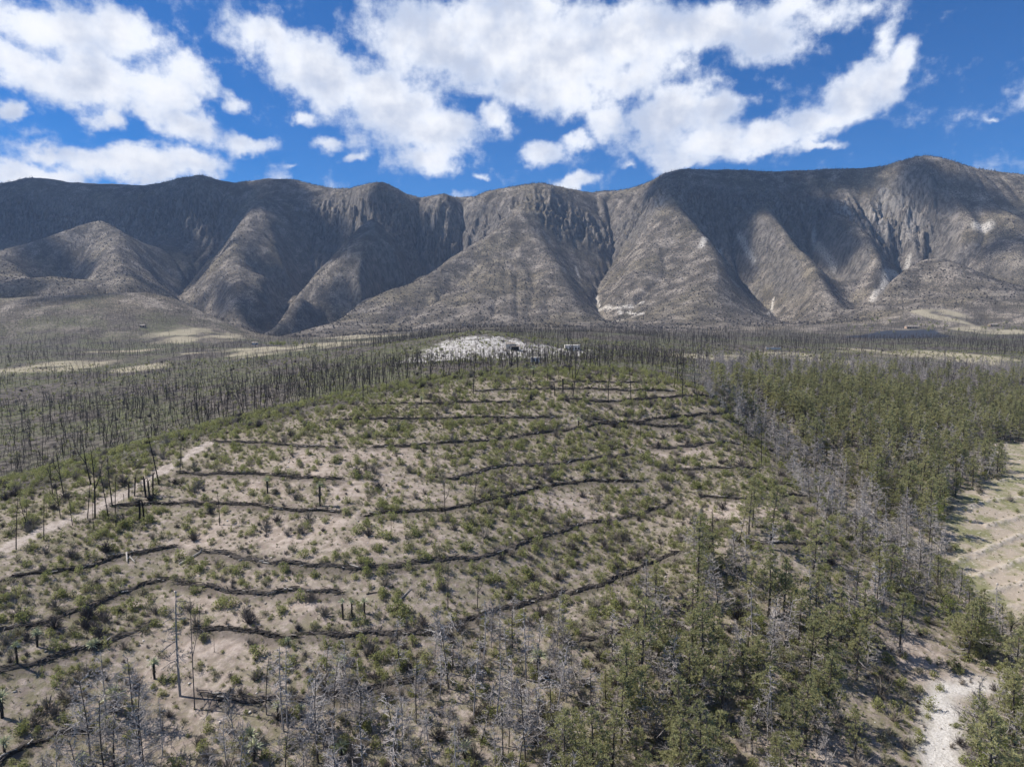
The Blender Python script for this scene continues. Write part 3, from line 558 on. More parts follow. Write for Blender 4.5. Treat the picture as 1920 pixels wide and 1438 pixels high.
U = random.uniform
def rdir(el0, el1):
    a = U(0, 6.283); e = math.radians(U(el0, el1)); return Vector((math.cos(a)*math.cos(e), math.sin(a)*math.cos(e), math.sin(e)))
def trunk_line(h, lean, bend, n=7):
    a = U(0, 6.28); L = Vector((math.cos(a), math.sin(a), 0)); b = U(0, 6.28); B = Vector((math.cos(b), math.sin(b), 0))
    return [L*lean*h*t + B*bend*h*math.sin(3.0*t) + Vector((0, 0, h*t - (0.3 if t == 0 else 0))) for t in [i/(n-1) for i in range(n)]]
def along(pts, t):
    f = t*(len(pts)-1); i = min(int(f), len(pts)-2); return Vector(pts[i]).lerp(Vector(pts[i+1]), f-i)
def pine(h, wide, start, lower_dead, dens=1.0, sparse=0.0):
    tr = MB(); cr = MB(); tp = trunk_line(h, U(0, .05), U(0, .02)); r0 = 0.016*h+0.03
    tr.tube(tp, [r0*(1-0.9*i/6)+0.01 for i in range(7)], 6)
    nb = int(50*dens); lob = [(U(0, 6.28), U(.2, .95), U(.5, 1.0)) for _ in range(5)]
    for i in range(nb):
        t = start + (1-start)*((i+U(0, 1))/nb)**0.85; p = along(tp, min(t, .99)); s = (t-start)/(1-start)
        prof = (0.35+1.5*s)*(s < 0.22) + (s >= 0.22)*(1.0-(s-0.22)/0.78)**0.75; d = rdir(5, 38 if s > .5 else 22); az = math.atan2(d.y, d.x)
        for la, lt, lw in lob:                                    # lobes and bites make the outline uneven
            if abs(lt-s) < 0.15 and math.cos(az-la) > 0.5: prof *= lw
        L = wide*(0.12+prof)*U(.65, 1.1)
        if random.random() < sparse: continue
        e = p + d*L; e.z -= L*0.08; tr.tube([p, p+d*L*.5, e], [0.035, 0.022, 0.008], 3)
        for k in range(max(2, int(L*3.4))):
            q = p.lerp(e, U(.28, 1.05)) + Vector((U(-1, 1), U(-1, 1), U(-.5, .8)))*0.26*(0.5+L*.5)
            tuft = Vector((d.x*.6, d.y*.6, .7))
            for _ in range(13): cr.blade(q, tuft + Vector((random.gauss(0, .75), random.gauss(0, .75), random.gauss(0, .6))), U(.22, .40), .066)
    for _ in range(6):
        for _ in range(7): cr.blade(Vector(tp[-1])+Vector((U(-.12, .12), U(-.12, .12), U(-.5, .1))), Vector((random.gauss(0, .5), random.gauss(0, .5), 1)), U(.2, .4), .06)
    for _ in range(lower_dead):                                   # bare grey lower limbs
        t = U(.12, start+.25); p = along(tp, t); d = rdir(-15, 20); L = wide*U(.4, .95); e = p+d*L
        tr.tube([p, p+d*L*.55+Vector((0, 0, -.08*L)), e], [.036, .026, .014], 3, 1)
        for _ in range(4):
            q = p.lerp(e, U(.35, 1)); tr.tube([q, q+(d+rdir(-40, 40)*.9)*L*U(.15, .45)], [.022, .012], 3, 1)
    return tr.mesh('pine_trunk', [M_bark, M_grey]), cr.mesh('pine_crown', M_needle)
def oak(h, wide, n, mat, leaf=.16, name='leafy_crown'):
    tr = MB(); cr = MB(); tp = trunk_line(h*.55, U(0, .12), .04, 5); tr.tube(tp, [.025*h*(1-.12*i) for i in range(5)], 6)
    cl = []
    for i in range(n):
        d = rdir(8, 85); p = along(tp, U(.35, 1)); e = p + Vector((d.x*wide*U(.5, 1), d.y*wide*U(.5, 1), d.z*h*.45*U(.6, 1.05)))
        tr.tube([p, p.lerp(e, .5)+rdir(-90, 90)*.15, e], [.012*h, .007*h, .01], 3); cl.append((e, U(.35, .75)*wide*.42)); cl.append((p.lerp(e, .65), wide*.25))
    for c, r in cl:
        for _ in range(46):
            v = rdir(-90, 90)*r*random.random()**.4; cr.leaf(c+Vector((v.x, v.y, v.z*.7)), leaf, .6)
    return tr.mesh('leafy_trunk', [M_bark, M_grey]), cr.mesh(name, mat)
def dead(h, wide, nb, sub, start=.15, mats=None, up=(0, 45), thick=1.0, fork=False):
    tr = MB(); cr = MB(); tp = trunk_line(h, U(0, .07), U(.005, .03)); r0 = (.008*h+.03)*thick
    tr.tube(tp, [r0*(1-.11*i) for i in range(7)], 5); tps = [tp]
    if fork:
        b = along(tp, U(.3, .5)); d = rdir(55, 70); t2 = [b, b+d*h*.2, b+d*h*.32+Vector((0, 0, h*.12))]; tr.tube(t2, [r0*.6, r0*.45, .02], 5); tps.append(t2)
    for i in range(nb):
        tl = random.choice(tps); t = U(start, 1) if tl is tp else U(.3, 1); p = along(tl, t); d = rdir(*up)
        L = wide*(1.15-.75*t)*U(.35, 1.1); e = p+d*L+Vector((0, 0, U(-.1, .12)*L)); m_ = p.lerp(e, .5)+rdir(-90, 90)*L*.08
        cr.tube([p, m_, e], [.038*thick, .028*thick, .016*thick], 3)
        for _ in range(sub):
            q = p.lerp(e, U(.25, 1)); d2 = (d+rdir(-60, 60)*.95).normalized(); l2 = L*U(.2, .5); q2 = q+d2*l2; cr.tube([q, q2], [.024*thick, .014*thick], 3)
            for _ in range(2 if sub > 3 else 0):
                q3 = q.lerp(q2, U(.3, 1)); cr.tube([q3, q3+(d2+rdir(-60, 60)).normalized()*l2*U(.3, .6)], [.018*thick, .011*thick], 3)
    return tr.mesh('dead_trunk', mats[0]), cr.mesh('bare_crown', mats[1])
def shrub(n, mat, leaf, stems=8, tall=.75, spread=.5):
    b = MB(); lob = [(rdir(15, 80)*U(.15, .42), U(.18, .36)) for _ in range(7)]
    for _ in range(stems):
        d = rdir(25, 80); b.tube([(0, 0, -.1), tuple(d*.35), tuple(d*U(.45, .62))], [.014, .01, .004], 3, 1)
    for _ in range(n):
        c, r = random.choice(lob); v = rdir(-60, 90)*r*random.random()**.35; p = c+v
        b.leaf((p.x*spread*2, p.y*spread*2, max(.02, p.z*tall*1.7)), leaf, .8)
    return b.mesh('leafy_shrub', [mat, M_twig])
def dry(n, mat=None, name='bare_shrub'):
    b = MB()
    for _ in range(n):
        d = rdir(15, 85); L = U(.3, .7); e = d*L; b.tube([(d.x*.05, d.y*.05, -.05), e*.6+rdir(0, 90)*.05, e], [.016, .011, .005], 3)
        for _ in range(3): q = e*U(.4, 1); b.tube([q, q+(d+rdir(-20, 80)).normalized()*L*U(.2, .45)], [.009, .005], 3)
    return b.mesh(name, mat or M_brown)
def yucca(h, n=64, L=.75, burnt=False):
    tr = MB(); ro = MB(); tp = trunk_line(h, U(0, .1), .02, 5); tr.tube(tp, [(.06 if burnt else .11)]*5, 7)
    if burnt:
        for _ in range(10): tr.blade(tp[-1], rdir(0, 80), .25, .05)
        return tr.mesh('burnt_yucca_stem', M_char), None
    for _ in range(40): tr.blade(along(tp, U(.55, .98)), rdir(-75, -35), U(.3, .6), .05, 1)
    for _ in range(n): ro.blade(tp[-1], rdir(-18, 88), L*U(.75, 1.1), .085, 0, U(0, .8))
    return tr.mesh('yucca_stem', [M_char, M_skirt]), ro.mesh('yucca_rosette', M_yucca)

PINES = [pine(8.5, 2.7, .18, 14), pine(7.5, 2.5, .15, 10), pine(9.0, 2.4, .26, 16), pine(6.5, 2.5, .12, 6), pine(8.0, 2.2, .38, 20, .8, .12), pine(7.0, 2.1, .32, 18, .7, .2), pine(9.5, 3.0, .22, 12, 1.2)]
OAKS = [oak(5.5, 2.4, 20, M_oak), oak(4.5, 2.2, 17, M_oak), oak(5.0, 2.6, 20, M_needle)]
DG = [M_grey, M_grey]; DC = [M_char, M_twig]
GREYS = [dead(7.5, 2.3, 40, 7, .2, [M_bark, M_grey]), dead(6.5, 2.2, 32, 6, .12, DG, (-10, 45)), dead(7.0, 1.7, 30, 5, .15, [M_bark, M_grey], (-25, 25)), dead(5.0, 2.2, 34, 6, .08, DG, (10, 65), 1, True), dead(8.0, 1.6, 30, 5, .3, DG, (-30, 20))]
BURNT = [dead(8.0, .7, 9, 0, .35, DC, (10, 60)), dead(7.0, .9, 14, 1, .4, DC, (20, 60), 1, True), dead(7.5, 1.1, 18, 2, .45, DC, (15, 60)), dead(6.0, .5, 6, 0, .3, DC, (10, 50)), dead(8.5, 1.2, 16, 2, .5, DC, (20, 65), 1.1, True), dead(6.5, 1.5, 22, 3, .3, DC, (25, 70), 1.1, True)]
SHRUBS = [shrub(330, M_shrub, .12), shrub(260, M_shrub, .12, tall=.55, spread=.6), shrub(300, M_sage, .085, tall=.6), shrub(230, M_shrub, .11, tall=1.0, spread=.4), shrub(260, M_sage, .085, tall=.45, spread=.65)]
DRY = [dry(46), dry(60, M_twig), dry(40)]
TALL = dead(9.0, .9, 16, 2, .35, [M_twig, M_twig], (10, 60), .48, True)
YUC = [yucca(1.5), yucca(1.0, 70, .8), yucca(2.3, 60, .6), yucca(.5, 60, .8)]
YST = [yucca(1.1, burnt=True), yucca(1.7, burnt=True)]

def scatter(name, pts, z, rot, scl, idx, protos, label, cat):
    me = bpy.data.meshes.new(name); co = np.stack([pts[:, 0], pts[:, 1], z], -1); me.vertices.add(len(co)); me.vertices.foreach_set('co', co.astype(np.float32).ravel())
    for nm, ty, v in (('rot', 'FLOAT_VECTOR', rot), ('scl', 'FLOAT', scl), ('idx', 'INT', idx)):
        a = me.attributes.new(nm, ty, 'POINT'); a.data.foreach_set('vector' if ty == 'FLOAT_VECTOR' else 'value', np.asarray(v, dtype=np.int32 if ty == 'INT' else np.float32).ravel())
    ob = link(name, me, kind='stuff', label=label, category=cat)
    g = bpy.data.node_groups.new(name, 'GeometryNodeTree'); g.interface.new_socket('Geometry', in_out='INPUT', socket_type='NodeSocketGeometry'); g.interface.new_socket('Geometry', in_out='OUTPUT', socket_type='NodeSocketGeometry')
    nd = g.nodes.new; L = g.links.new; gi = nd('NodeGroupInput'); go = nd('NodeGroupOutput'); ip = nd('GeometryNodeInstanceOnPoints'); g2 = nd('GeometryNodeGeometryToInstance')
    for parts in reversed(protos):
        outs = []
        for p in parts:
            oi = nd('GeometryNodeObjectInfo'); oi.transform_space = 'ORIGINAL'; oi.inputs['Object'].default_value = p; outs.append(oi.outputs['Geometry'])
        if len(outs) > 1:
            j = nd('GeometryNodeJoinGeometry'); [L(o_, j.inputs[0]) for o_ in outs]; outs = [j.outputs[0]]
        L(outs[0], g2.inputs[0])
    def na(nm, ty):
        a = nd('GeometryNodeInputNamedAttribute'); a.data_type = ty; a.inputs[0].default_value = nm; return a.outputs[0]
    er = nd('FunctionNodeEulerToRotation'); L(na('rot', 'FLOAT_VECTOR'), er.inputs[0])
    L(gi.outputs[0], ip.inputs['Points']); L(g2.outputs[0], ip.inputs['Instance']); ip.inputs['Pick Instance'].default_value = True
    L(na('idx', 'INT'), ip.inputs['Instance Index']); L(er.outputs[0], ip.inputs['Rotation']); L(na('scl', 'FLOAT'), ip.inputs['Scale']); L(ip.outputs[0], go.inputs[0])
    md = ob.modifiers.new('scatter', 'NODES'); md.node_group = g; return ob

def topx(x, y, z):
    s = z/y; fy = math.cos(PITCH) - s*math.sin(PITCH); v = math.sin(PITCH) + s*math.cos(PITCH); return 960 + F*(x/y)/fy, 719 - F*v/fy
def pin(px, py, poly):
    ins = np.zeros(px.shape, bool); p = np.array(poly, float)
    for (x0, y0), (x1, y1) in zip(p, np.roll(p, -1, 0)):
        ins ^= ((y0 > py) != (y1 > py)) & (px < (x1-x0)*(py-y0)/(y1-y0+1e-12)+x0)
    return ins
def field(y0, y1, cell, um=0.86):             # jittered grid of candidate spots in the wedge in front of the camera
    xs = np.arange(-um*y1, um*y1, cell); ys = np.arange(y0, y1, cell); gx_, gy_ = np.meshgrid(xs, ys)
    x = (gx_ + RNG.uniform(-.5, .5, gx_.shape)*cell*.98).ravel(); y = (gy_ + RNG.uniform(-.5, .5, gx_.shape)*cell*.98).ravel()
    k = (np.abs(x) < um*y+3) & (y > 24); x, y = x[k], y[k]; z = hgt(x, y); px, py = topx(x, y, z); return x, y, z, px, py
def mk(G_, x, y): return np.where(y < 1245, grid_at(G_, x, np.minimum(y, 1244)), 0)
PMF = {k: np.concatenate([v, np.zeros((len(YR)-NR1, NU))]) for k, v in PM.items()}
BARG = np.concatenate([bd, np.full((len(YR)-NR1, NU), 99.0)])

def plant(kind, name, x, y, scale, idx, protos, partnames, hgt_m, label_fn, cat, stuff_name, stuff_label, tilt=0.04, limit=300, sink=0.0, group_fn=None):
    """the `limit` largest ones in view become things of their own, the rest one object"""
    z = hgt(x, y) - sink*scale; rot = np.stack([RNG.normal(0, tilt, len(x)), RNG.normal(0, tilt, len(x)), RNG.uniform(0, 6.283, len(x))], -1)
    vis = in_view(x, y, hgt_m*scale*0.6); size = np.where(vis, scale*hgt_m/y, -1); order = np.argsort(-size)[:limit]; order = order[size[order] > 0]
    px, py = topx(x, y, z); pobj = {}
    for i in order:
        lab, grp = label_fn(px[i], py[i], y[i]); k = int(idx[i]); parts = protos[k]
        if isinstance(parts, tuple) and parts[1] is not None:
            e = link(name, None, label=lab, category=cat, group=grp); e.empty_display_size = .5
            obs = [link(pn_, me, e) for pn_, me in zip(partnames, parts)]
        else:
            e = link(name, parts[0] if isinstance(parts, tuple) else parts, label=lab, category=cat, group=grp); obs = [e]
        e.location = (x[i], y[i], z[i]); e.rotation_euler = rot[i]; s_ = scale[i]; e.scale = (s_, s_, s_); pobj.setdefault(k, obs)
    rest = np.ones(len(x), bool); rest[order] = False
    if kind == 'burnt': fl_ = rest & (RNG.random(len(x)) < .05); rot[fl_, 0] = RNG.uniform(1.2, 1.5, fl_.sum())
    if rest.any() and stuff_name:
        kk = sorted(pobj); remap = {k: j for j, k in enumerate(kk)}; ri = np.array([remap.get(int(k), int(k) % len(kk)) for k in idx[rest]])
        scatter(stuff_name, np.stack([x[rest], y[rest]], -1), z[rest], rot[rest], scale[rest], ri, [pobj[k] for k in kk], stuff_label, cat)
    return len(order), int(rest.sum())
def thin(p): return RNG.random(len(p)) < p
# ------------------------------------------------------------------ rows of logs along the contours
BLAB = ['shortest dark log row on the very top of the terraced hill','dark log row just below the very top of the hill','long dark log row crossing the hilltop, third from the top',
 'dark log row left of the hilltop, ending at the white rock patch','dark log row ending right of the hilltop beside a burnt tree','long thin dark log row under the white rocks at the hill shoulder','dark log row high on the right side of the hill by the grey trees',
 'dark log row that starts where the dirt track leaves the view','wavy dark log row across the upper middle of the slope','dark log row rising to the right through dense green shrubs','short dark log row on the right shoulder, upper one of a pair',
 'dark log row beside the pale bare patch, starting at the dirt track','short dark log row on the right shoulder, lower one of a pair','dark log row starting at the cluster of burnt yucca stumps by the track','dark log row curving up under the two charred trees mid slope',
 'dark log row ending at the edge of the grey dead trees above the gully','thick dark log row at the left edge just below the dirt track','long thick dark log row crossing the middle of the slope','dark log row with an upturned right end mid slope',
 'second thick dark log row from the track at the left edge','dark log row beginning beside the lone shrub and running right under it','short broken log row with pale logs above the tall forked dead tree','long thick dark log row in the lower middle of the slope',
 'dark log row climbing right towards the first green pines','third dark log row below the track at the left edge, half hidden by shrubs','short dark log row beside the tall pines low on the slope','low dark log row on the right slope among sparse shrubs',
 'short dark log row among the yuccas near the bottom','faint dark log row half hidden by grey dead trees near the bottom','lowest dark log row in the bottom left corner']
def barrier(pts, label):
    b = MB(); P3 = [Vector((p[0], p[1], 0)) for p in pts]; seg = [(P3[i+1]-P3[i]).length for i in range(len(P3)-1)]; tot_ = sum(seg)
    def pos(s):
        for i, L_ in enumerate(seg):
            if s <= L_ or i == len(seg)-1: return P3[i].lerp(P3[i+1], min(s/L_, 1.0)), (P3[i+1]-P3[i]).normalized()
            s -= L_
    ph = U(0, 50); prev = None; base = len(b.v); k = 0; s = 0.0
    while s < tot_:                                              # mound of brush and earth
        p, d = pos(s); nrm = Vector((-d.y, d.x, 0)); off = .30*math.sin(s*.35+ph)+.16*math.sin(s*1.1+ph*2)
        end = min(1, s/1.5, (tot_-s)/1.5+.05); gap = (.45+.55*min(1, abs(math.sin(s*.21+ph*3))*2.5))*U(.7, 1.1)
        for w, hh in ((-.40, -.2), (-.26, .12), (-.06, .26), (.14, .24), (.34, -.2)):
            q = p+nrm*(w*U(.8, 1.2)+off); b.v.append((q.x, q.y, float(hgt(q.x, q.y)) + hh*(end*gap*U(.7, 1.25) if hh > 0 else 1)))
        if k:
            a = base+5*(k-1)
            for j in range(4): b.f.append((a+j, a+j+1, a+j+6, a+j+5)); b.m.append(0)
        k += 1; s += .3
    s = 0.0
    while s < tot_:
        if abs(math.sin(s*.21+ph*3)) < .08 or random.random() < .06: s += .5; continue
        p, d = pos(s); nrm = Vector((-d.y, d.x, 0)); off = .30*math.sin(s*.35+ph)+.16*math.sin(s*1.1+ph*2)
        c = p+nrm*(off+U(-.34, .30)); c.z = float(hgt(c.x, c.y))+U(.05, .36); a = d+nrm*random.gauss(0, .42)+Vector((0, 0, random.gauss(0, .07)))
        L_ = U(.25, .75); r = U(.035, .085); b.tube([c-a*L_, c, c+a*L_], [r, r*.95, r*.75], 5, (1 if random.random() < .06 else 2 if random.random() < .3 else 0))
        if random.random() < .7: b.tube([c, c+rdir(0, 60)*U(.3, .8)], [.025, .01], 3, 2)
        s += .20
    link('log_barrier', b.mesh('log_barrier', [M_log, M_pale, M_twig]), label=label, category='log row', group='log rows laid along the slope')
for b_, l_ in zip(BARRW, BLAB): barrier(b_, l_)

# ------------------------------------------------------------------ single trees, yuccas, stumps and logs placed one by one
def single(name, mesh_pair, parts, px, py, hpx, hm, label, cat, group=None, rot=None, lean=(0, 0)):
    p = at(px, py); dist = p[1]/math.cos(PITCH); s = hpx*dist/F/hm
    if mesh_pair[1] is None:
        e = link(name, mesh_pair[0], label=label, category=cat, group=group)
    else:
        e = link(name, None, label=label, category=cat, group=group)
        for n_, me in zip(parts, mesh_pair): link(n_, me, e)
    e.location = p; e.scale = (s, s, s); e.rotation_euler = (lean[0], lean[1], U(0, 6.28) if rot is None else rot)
TB = ('trunk', 'crown')
HS = [8, 7, 7.5, 6, 8.5, 6.5]
for px, py, hp, k, lab in [
 (30,1030,100,0,'lone burnt pole tree nearest the left edge beside the track'), (46,990,55,3,'short charred trunk between two thin burnt trees left of the track'), (82,1012,88,0,'thin leaning burnt tree standing below the track at the left'),
 (87,970,36,3,'small burnt tree behind the track near the left edge'), (114,972,78,1,'burnt forked tree on the far side of the track with curved branches'), (100,935,70,5,'crooked burnt tree with a spreading top left of the track'),
 (136,985,60,2,'slim burnt tree standing in the middle of the pale track'), (164,972,85,0,'straight burnt pole beside the tall curved burnt tree'), (178,972,130,4,'tall curved burnt tree with bare crown beside the track'),
 (176,993,62,3,'short burnt trunk in front of the tall curved tree'), (204,973,100,0,'leftmost of three straight burnt poles by the log row'), (211,950,98,3,'middle one of three straight burnt poles by the log row'), (216,963,82,0,'rightmost of three straight burnt poles by the log row'),
 (298,908,110,0,'tall single burnt pole rising from the pale track'), (337,888,58,3,'burnt snag at the start of a log row beside the track'), (342,878,52,0,'thin burnt pole right of the snag at the track'),
 (273,895,30,3,'tiny burnt tree on the verge above the track'), (412,985,72,2,'thin arching burnt sapling bent over the slope'), (888,955,62,1,'charred tree with pale leaning crown mid slope'), (835,968,66,5,'charred bushy tree with bent trunk mid slope'),
 (840,1140,85,0,'slim burnt tree with a few twigs above the lower log row'), (895,1140,70,5,'grey bushy dead tree on the lower log row'), (733,1008,38,3,'short charred trunk standing in a shrub'),
 (402,1222,40,3,'short black trunk right of the tall forked dead tree'), (1090,828,35,3,'short charred trunk on the wavy log row'), (1200,826,45,0,'thin charred pole near the right end of the wavy log row'),
 (681,755,60,0,'burnt pole at the left shoulder of the hilltop'), (887,738,78,0,'tall straight burnt pole on the left of the hilltop'), (1074,742,80,4,'forked burnt tree in front of the hilltop log rows'), (1075,716,60,2,'burnt tree behind the forked one on the hilltop'),
 (1140,755,72,0,'straight burnt pole right of the forked hilltop tree'), (1183,752,76,0,'thin burnt pole between the log rows right of the hilltop'), (1210,750,40,3,'short burnt pole beside the log row right of the hilltop'), (995,735,36,3,'burnt stub between the hilltop log rows at the left'),
 (1279,748,74,5,'dark burnt tree with a spreading crown at the right end of the hilltop'), (1258,765,30,3,'small burnt stub below the dark spreading tree'), (1385,1022,75,0,'slim burnt pole on the low log row at the right'), (1400,1030,52,0,'thin burnt pole right of the slim one on the low log row'),
 (1339,1040,90,2,'tall thin burnt tree left of the low right log row'), (1520,1010,60,2,'slim dead tree at the right end of the low log row')]:
    single('burnt_tree', BURNT[k], TB, px, py, hp, HS[k], lab, 'tree', 'burnt trees standing on the terraced hill', lean=(random.gauss(0, .04), random.gauss(0, .05)))
HG = [7.5, 6.5, 7, 5, 8]
for px, py, hp, k, mp, lab in [
 (338,1305,215,4,GREYS[4],'tall thin grey dead tree left of the pair at lower left'), (365,1330,235,1,TALL,'tallest forked dead tree low on the left slope'), (200,1345,135,0,GREYS[1],'curved thin dead tree left of the large yucca'), (265,1435,170,0,GREYS[0],'grey twiggy dead tree right of the large yucca'),
 (532,1370,175,4,GREYS[4],'straight grey dead tree near the bottom beside the small yuccas'), (597,1430,190,0,GREYS[0],'tall grey twiggy dead tree in the bottom row'), (612,1300,95,2,GREYS[2],'slim grey dead tree behind the bottom row'),
 (1315,1360,110,1,GREYS[2],'pale grey dead tree with drooping twigs among green pines'), (1440,1395,120,2,GREYS[4],'white leafless tree with open twigs in the pine stand'), (1085,1300,60,0,GREYS[3],'low grey dead tree beside the yucca under the pines')]:
    single('dead_tree', mp, TB, px, py, hp, {id(GREYS[i]): HG[i] for i in range(5)}.get(id(mp), 9.0), lab, 'tree', 'grey dead trees low on the slope')
HY = [1.5+.7, 1.0+.75, 2.3+.5, .5+.75]
for px, py, hp, k, lab in [
 (33,1248,52,2,'tall stemmed yucca at the left edge below the third log row'), (70,1212,40,0,'yucca with a grey head above the third log row'), (172,1218,24,3,'stemless yucca beside the third log row'), (290,1272,46,0,'bright yucca in shade left of the pale gully'),
 (215,1335,62,1,'largest yucca with a wide bright head at lower left'), (4,1345,60,0,'yucca cut by the left edge near the bottom'), (522,1350,42,0,'small bright yucca right of the grey dead trees'), (565,1352,40,0,'small bright yucca, the right one of two near the bottom'),
 (475,1425,50,1,'large pale yucca low among the shrubs'), (470,1392,38,3,'pale yucca behind the large low one'), (155,1438,36,1,'yucca head cut by the bottom edge at left'), (8,1412,40,1,'yucca at the left edge at the bottom'), (638,1425,46,1,'pale yucca at the bottom below the dead trees'),
 (600,948,48,2,'lone shaggy yucca on the bare patch below the pale soil'), (502,925,32,2,'pair forming dark yucca above the lone shaggy one'), (683,1150,34,0,'rightmost of three small yuccas above the lower log row'), (643,1160,42,2,'leftmost of three small yuccas above the lower log row'),
 (660,1158,40,2,'middle one of three small yuccas above the lower log row'), (645,1282,62,2,'double headed looking yucca below the lower log row'), (1008,1255,48,1,'bright yucca between grey trees and the first tall pine'), (180,1213,20,3,'small yucca half hidden on the third log row'),
 (540,1208,18,3,'small low yucca under the lower log row'), (872,1425,45,1,'pale yucca among grey trees at the bottom centre'), (1000,706,22,0,'yucca standing on the hilltop skyline'), (790,758,16,0,'small yucca on the upper left slope'), (1085,802,22,0,'yucca among shrubs on the upper slope')]:
    single('yucca', YUC[k], ('stem', 'rosette'), px, py, hp, HY[k], lab, 'yucca', 'yuccas on the terraced slope')
n_ = 0
for px, py, hp, lab in [(262,975,34,'charred yucca stump right of the three burnt poles'), (270,977,40,'taller charred yucca stump of the pair below the log row'), (241,935,28,None), (252,930,34,None), (274,932,34,None), (287,930,42,None), (281,931,30,None), (232,940,14,None), (501,925,20,None), (230,990,26,None), (218,995,18,None),
                       (1040,742,22,None), (1055,740,26,None), (1072,738,18,None), (1126,712,16,None), (1232,790,14,None)]:
    single('burnt_yucca', YST[n_ % 2], None, px, py, hp, [1.1, 1.7][n_ % 2], lab or 'short charred yucca stump without leaves on the upper slope', 'stump', 'charred yucca stumps'); n_ += 1
def fallen(px, py, ang, L, r, mat, lab):
    b = MB(); a = math.radians(ang); d = Vector((math.cos(a), math.sin(a), 0)); c = at(px, py); pts = []
    for t in (-.5, -.2, .1, .3, .5):
        x, y = c[0]+d.x*L*t, c[1]+d.y*L*t; pts.append((x-c[0], y-c[1], float(hgt(x, y))-c[2]+r*1.2+U(0, .05)))
    b.tube(pts, [r, r*.95, r*.85, r*.7, r*.45], 7); b.tube([pts[3], tuple(Vector(pts[3])+Vector((.3, .5, .5)))], [r*.4, .02], 4)
    link('fallen_log', b.mesh('fallen_log', mat), label=lab, category='log', group='fallen logs').location = c
for a in [(238,1046,-60,2.4,.13,M_pale,'pale fallen trunk beside the thick log row at left'), (248,1050,-40,1.6,.10,M_pale,'smaller pale fallen trunk right beside the other one'), (360,1046,50,3.6,.13,M_pale,'pale log leaning down from the bend of the long log row'),
          (760,1115,60,2.4,.08,M_grey,'thin grey fallen log below the middle log row'), (700,1112,10,1.8,.07,M_log,'short dark fallen log near the slim burnt tree'), (1445,1060,80,1.6,.09,M_pale,'pale broken trunk among the pines on the right'),
          (430,1312,5,2.5,.12,M_log,'dark fallen log below the yuccas near the bottom'), (1560,1262,150,3.0,.1,M_grey,'grey fallen trunk on the gully bank')]: fallen(*a)

# ------------------------------------------------------------------ the woods
def region(px, py, polys): 
    r = np.zeros(px.shape, bool)
    for p in polys: r |= pin(px, py, p)
    return r
WSH = lambda x, y: np.max([mk(PMF['wash'], x+d_, y+e_) for d_ in (0, 2.2, 4.4, 6) for e_ in (-1.5, .5)], axis=0)
BPATH = lambda x, y: mk(PMF['path'], x, y)
OPEN = lambda x, y: np.maximum(np.maximum(mk(PMF['path'], x, y), mk(PMF['wash'], x, y)), mk(PMF['field'], x, y))
R_PA = [(1330,742),(1400,728),(1600,732),(1800,748),(2100,770),(2100,826),(1830,830),(1868,868),(1890,885),(1845,905),(1795,935),(1772,985),(1720,1010),(1640,960),(1560,900),(1470,830),(1400,790)]
R_PB = [(900,1700),(985,1440),(1040,1330),(1130,1230),(1200,1130),(1300,1060),(1450,1035),(1560,1050),(1650,1090),(1720,1180),(1722,1300),(1728,1400),(1740,1700)]
R_PB2 = [(1040,1700),(1080,1430),(1180,1330),(1350,1220),(1500,1160),(1640,1150),(1715,1220),(1722,1320),(1728,1700)]
R_PC = [(1745,1105),(1800,1110),(1850,1150),(1920,1200),(2050,1230),(2100,1700),(1812,1700),(1805,1400),(1812,1320),(1900,1310),(1900,1272),(1815,1262),(1765,1200)]
x, y, z, px, py = field(28, 330, 2.6)
pa = pin(px, py, R_PA); pb = pin(px, py, R_PB); pb2 = pin(px, py, R_PB2); pc = pin(px, py, R_PC) 
pr = np.where(pa, .62*np.clip(.9+1.5*fbm(x/14, y/20, 3), .15, 1.2), 0); pr = np.maximum(pr, np.where(pb, .30, 0)); pr = np.maximum(pr, np.where(pb2, .52, 0)); pr = np.maximum(pr, np.where(pc, .62, 0))
pr = np.maximum(pr, np.where(pin(px, py, [(1400,690),(1700,700),(2100,720),(2100,760),(1400,735)]), .10, 0))
pr = np.maximum(pr, np.where(pin(px, py, [(1280,1050),(1500,940),(1580,960),(1700,1080),(1650,1100),(1400,1060)]), .14, 0))
pr = pr*(0.65+0.9*fbm(x/12, y/12, 2)+.3); k = thin(pr) & (OPEN(x, y) < .3) & (mk(BARG, x, y) > .8) & (WSH(x, y) < .3)
x, y, px, py = x[k], y[k], px[k], py[k]; isoak = (RNG.random(len(x)) < np.where(pin(px, py, R_PC), .45, .10)) & (y < 150)
def lab_pine(px, py, y):
    if px > 1755 and py > 1150: return 'green pine on the right bank of the pale dry stream bed', 'pines right of the stream bed'
    if y > 128: return 'green pine in the dense stand between the grey gully and the sandy field', 'pines of the dense stand'
    if py > 1250: return 'tall green pine with dead grey lower branches in the stand at the bottom', 'pines low on the slope'
    return 'slender green pine thinly set on the lower right of the slope', 'pines on the lower right slope'
xp, yp = x[~isoak], y[~isoak]; sc_p = (.5+.7*RNG.random(len(xp))**.8)*np.where(yp > 110, .92, .98)
print('pines', plant('pine', 'pine_tree', xp, yp, sc_p, RNG.choice(7, len(xp), p=[.2, .18, .15, .14, .12, .1, .11]), PINES, ('trunk', 'crown'), 8, lab_pine, 'pine', 'distant_pines', 'remaining small green pines among the stand', limit=300, sink=.15))
def lab_oak(px, py, y):
    if px > 1755 and py > 1150: return 'round leafy tree beside the pale dry stream bed', 'leafy trees by the stream bed'
    return 'round bright green leafy tree among the pines', 'leafy trees among the pines'
xo, yo = x[isoak], y[isoak]
